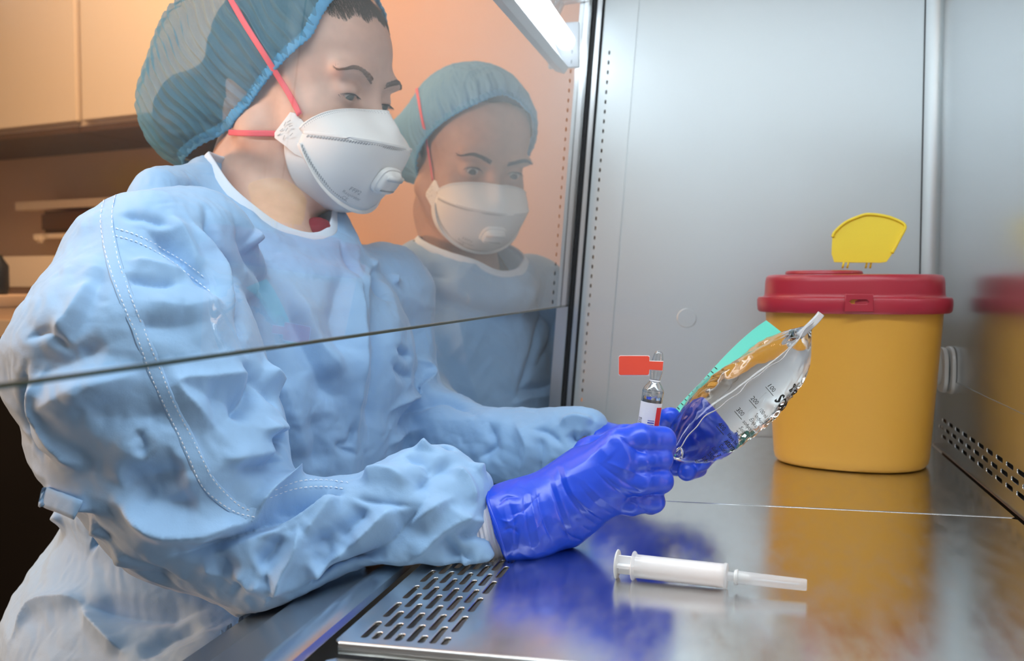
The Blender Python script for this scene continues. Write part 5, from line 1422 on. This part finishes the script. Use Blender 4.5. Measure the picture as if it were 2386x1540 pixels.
# ------------------------------------------------------------------ far woman
w2 = empty('person', (-0.45, 1.42, -0.44), 'farther person with dark brows in gathered light blue cap, white respirator and light blue gown', 'person', 'people in protective clothing')
H2 = Head(Rhead(-50, -22, -3), (1105, 398), 1.32)
N2 = np.array((-.405, 1.42, .220))
f2 = np.array((.82, -.57, 0)); f2 /= np.linalg.norm(f2); r2 = np.array((f2[1], -f2[0], 0))   # person's right
S2R = N2+r2*.155+np.array((0, 0, -.025)); S2L = N2-r2*.150+np.array((0, 0, -.032))
Vh, Fh = head_volume(H2, [(N2, .052), (N2+np.array((0, 0, -.06)), .056)], lidz=-.001, open_=open_l['b'], vox=.0015)
bv2 = bvh_of(Vh, Fh)
EB = P(1290, 850, 1.54); EBr = P(930, 900, 1.30)
b2 = Vol((-.78, 1.05, -.62), (-.10, 1.75, .28), .009)
b2.ell(N2+np.array((-.01, 0, -.14)), (.085, .115, .11), np.stack([f2, r2, (0, 0, 1)], 1), k=.04).ell(N2+np.array((-.02, 0, -.30)), (.09, .12, .14), np.stack([f2, r2, (0, 0, 1)], 1), k=.05)
b2.chain([(S2L, .036), (EB, .033), (P(1170, 980, 1.40), .02)], .02).chain([(S2R, .036), (EBr, .033), (P(1050, 985, 1.22), .02)], .02)
b2.chain([(N2+np.array((-.03, .05, -.40)), .08), (N2+np.array((.10, .08, -.85)), .045)], .03).chain([(N2+np.array((-.05, -.08, -.40)), .08), (N2+np.array((.05, -.12, -.85)), .045)], .03)
Vt, Ft = b2.mesh(1); Va = H2.w(Vh)
mesh_np('body', np.concatenate([Va, Vt]), np.concatenate([Fh, Ft+len(Va)]), M['skin_b'], w2)
face_parts(H2, 'b', bv2, M['brow_b'], M['iris_b'], -.001, 0, w2, (.10, .90, -.30))
mask2, up2, lo2 = build_mask(H2, w2)
cap2, capV2, capF2, loop2_ = build_cap(H2, w2, [((0, -.03, .022), (.080, .098, .092)), ((.040, -.105, -.020), (.050, .050, .055))], 0.004, (0, .80, -.60), 8.0, M['hair_b'], vox=.002, pleat=.7, peak=.016, skin=bv2, capm='cap_b')
bskin2 = bvh_of(Va, Fh); bcap2 = bvh_of(capV2, capF2)
px_band('head_strap', [(1012, 420), (1006, 380), (998, 335), (990, 295), (984, 265), (978, 235), (972, 205)], [bskin2, bcap2], .0050, .0012, M['strap'], mask2, off=.0025)
# gown
G = Vol((-.75, 1.10, -.30), (-.14, 1.72, .30), .0036); R2 = np.stack([f2, r2, (0, 0, 1)], 1)
G.ell(N2+np.array((-.005, 0, -.135)), (.118, .165, .145), R2, k=.03); G.ell(N2+np.array((-.01, 0, -.28)), (.125, .155, .17), R2, k=.05); G.ell(N2+np.array((-.03, 0, -.44)), (.13, .17, .14), R2, k=.05)
G.chain([(N2+np.array((-.02, 0, -.020)), .040), ((S2L+N2)/2+np.array((-.005, 0, -.004)), .045), (S2L, .052)], .03); G.chain([(N2+np.array((-.02, 0, -.020)), .040), ((S2R+N2)/2+np.array((-.005, 0, -.004)), .045), (S2R, .052)], .03)
G.chain([(S2L, .055), (P(1300, 740, 1.56), .058), (EB, .056)], .02); G.chain([(EB, .056), (P(1230, 940, 1.46), .050), (P(1140, 1000, 1.38), .042)], .014)
G.chain([(S2R, .056), (EBr, .058)], .02); G.chain([(EBr, .056), (P(1020, 985, 1.22), .045)], .014)
cN2 = N2+f2*.028+np.array((0, 0, .012))
ln = []
for t in np.linspace(0, 2*math.pi, 26, endpoint=False):
    c, s = math.cos(t), math.sin(t); ln.append(cN2+f2*(.074*c)+r2*(.080*s)+np.array((0, 0, -.022*c-.010+.012*abs(s))))
LN2 = catmull(ln, 3, True)
for a_ in LN2[::3]: G.cone(a_, a_+np.array((0, 0, -.015)), .008, .016, .03)
for a_ in LN2[::3]:
    q = cN2+(a_-cN2)*.62; G.cone(q, q+np.array((0, 0, .08)), .0215, .034, .006, '-')
G.cone(cN2, cN2+np.array((0, 0, .1)), .034, .05, .006, '-')
V, F = G.mesh(3); del G
V, F = subdiv(V, F); V = lap(V, F, 2); bg2 = bvh_of(V, F)
ST2 = [([(1090, 560), (1100, 660), (1110, 740)], -4, 14, .1), ([(1240, 600), (1200, 700), (1190, 900)], 4, 16, .1), ([(1060, 720), (1090, 860), (1120, 950)], 4, 14, .2), ([(1275, 640), (1260, 750), (1230, 870), (1190, 940)], -9, 10, .3), ([(1300, 720), (1280, 800), (1250, 860)], -5, 8, .3),
       ([(1315, 730), (1305, 800), (1290, 870)], 5, 8, .3), ([(950, 680), (990, 760), (1040, 850)], 5, 12, .2), ([(930, 600), (1000, 640), (1060, 650)], -4, 12, .2), ([(1200, 910), (1260, 905), (1310, 880)], -6, 8, .3), ([(1170, 950), (1220, 930), (1300, 920)], 4, 8, .3), ([(1150, 620), (1140, 760), (1150, 900)], -3, 14, .1),
       ([(860, 560), (900, 640), (940, 720)], -4, 12, .1), ([(1040, 600), (1130, 640), (1210, 610)], -3, 8, .2), ([(1240, 560), (1270, 590), (1300, 630)], 4, 8, .3), ([(1010, 900), (1080, 930), (1140, 960)], -4, 9, .2)]
D = stroke_disp(V, strokes(bg2, ST2)); n = vnormals(V, F)
D += crumple(V, 10, 31)*.0050+crumple(V, 26, 33)*.0018
V = V+n*D[:, None]; mesh_np('gown', V, F, M['gown'], w2); gown2 = [c for c in w2.children if c.name.startswith('gown')][0]
nrm = LN2-LN2.mean(0); nrm[:, 2] = .02; nrm /= np.linalg.norm(nrm, axis=1)[:, None]
bind_loop(bvh_of(V, F), LN2, cN2, gown2, .013)
sv = Vol((-.56, 1.26, .02), (-.24, 1.58, .33), .0035)
sv.ell(N2+np.array((0, 0, -.085)), (.095, .115, .085), R2, k=.02)
for s_ in (1, -1): sv.chain([(N2+r2*s_*.062+np.array((-.01, 0, .030)), .016), (N2+r2*s_*.066+f2*.03+np.array((0, 0, -.03)), .022), (N2+r2*s_*.02+f2*.080+np.array((0, 0, -.065)), .02)], .02)
Vs_, Fs_ = sv.mesh(1); mesh_np('dark_top', Vs_, Fs_, M['darktop'], w2)
adopt(w2)
print('woman2', round(time.time()-T0, 1))
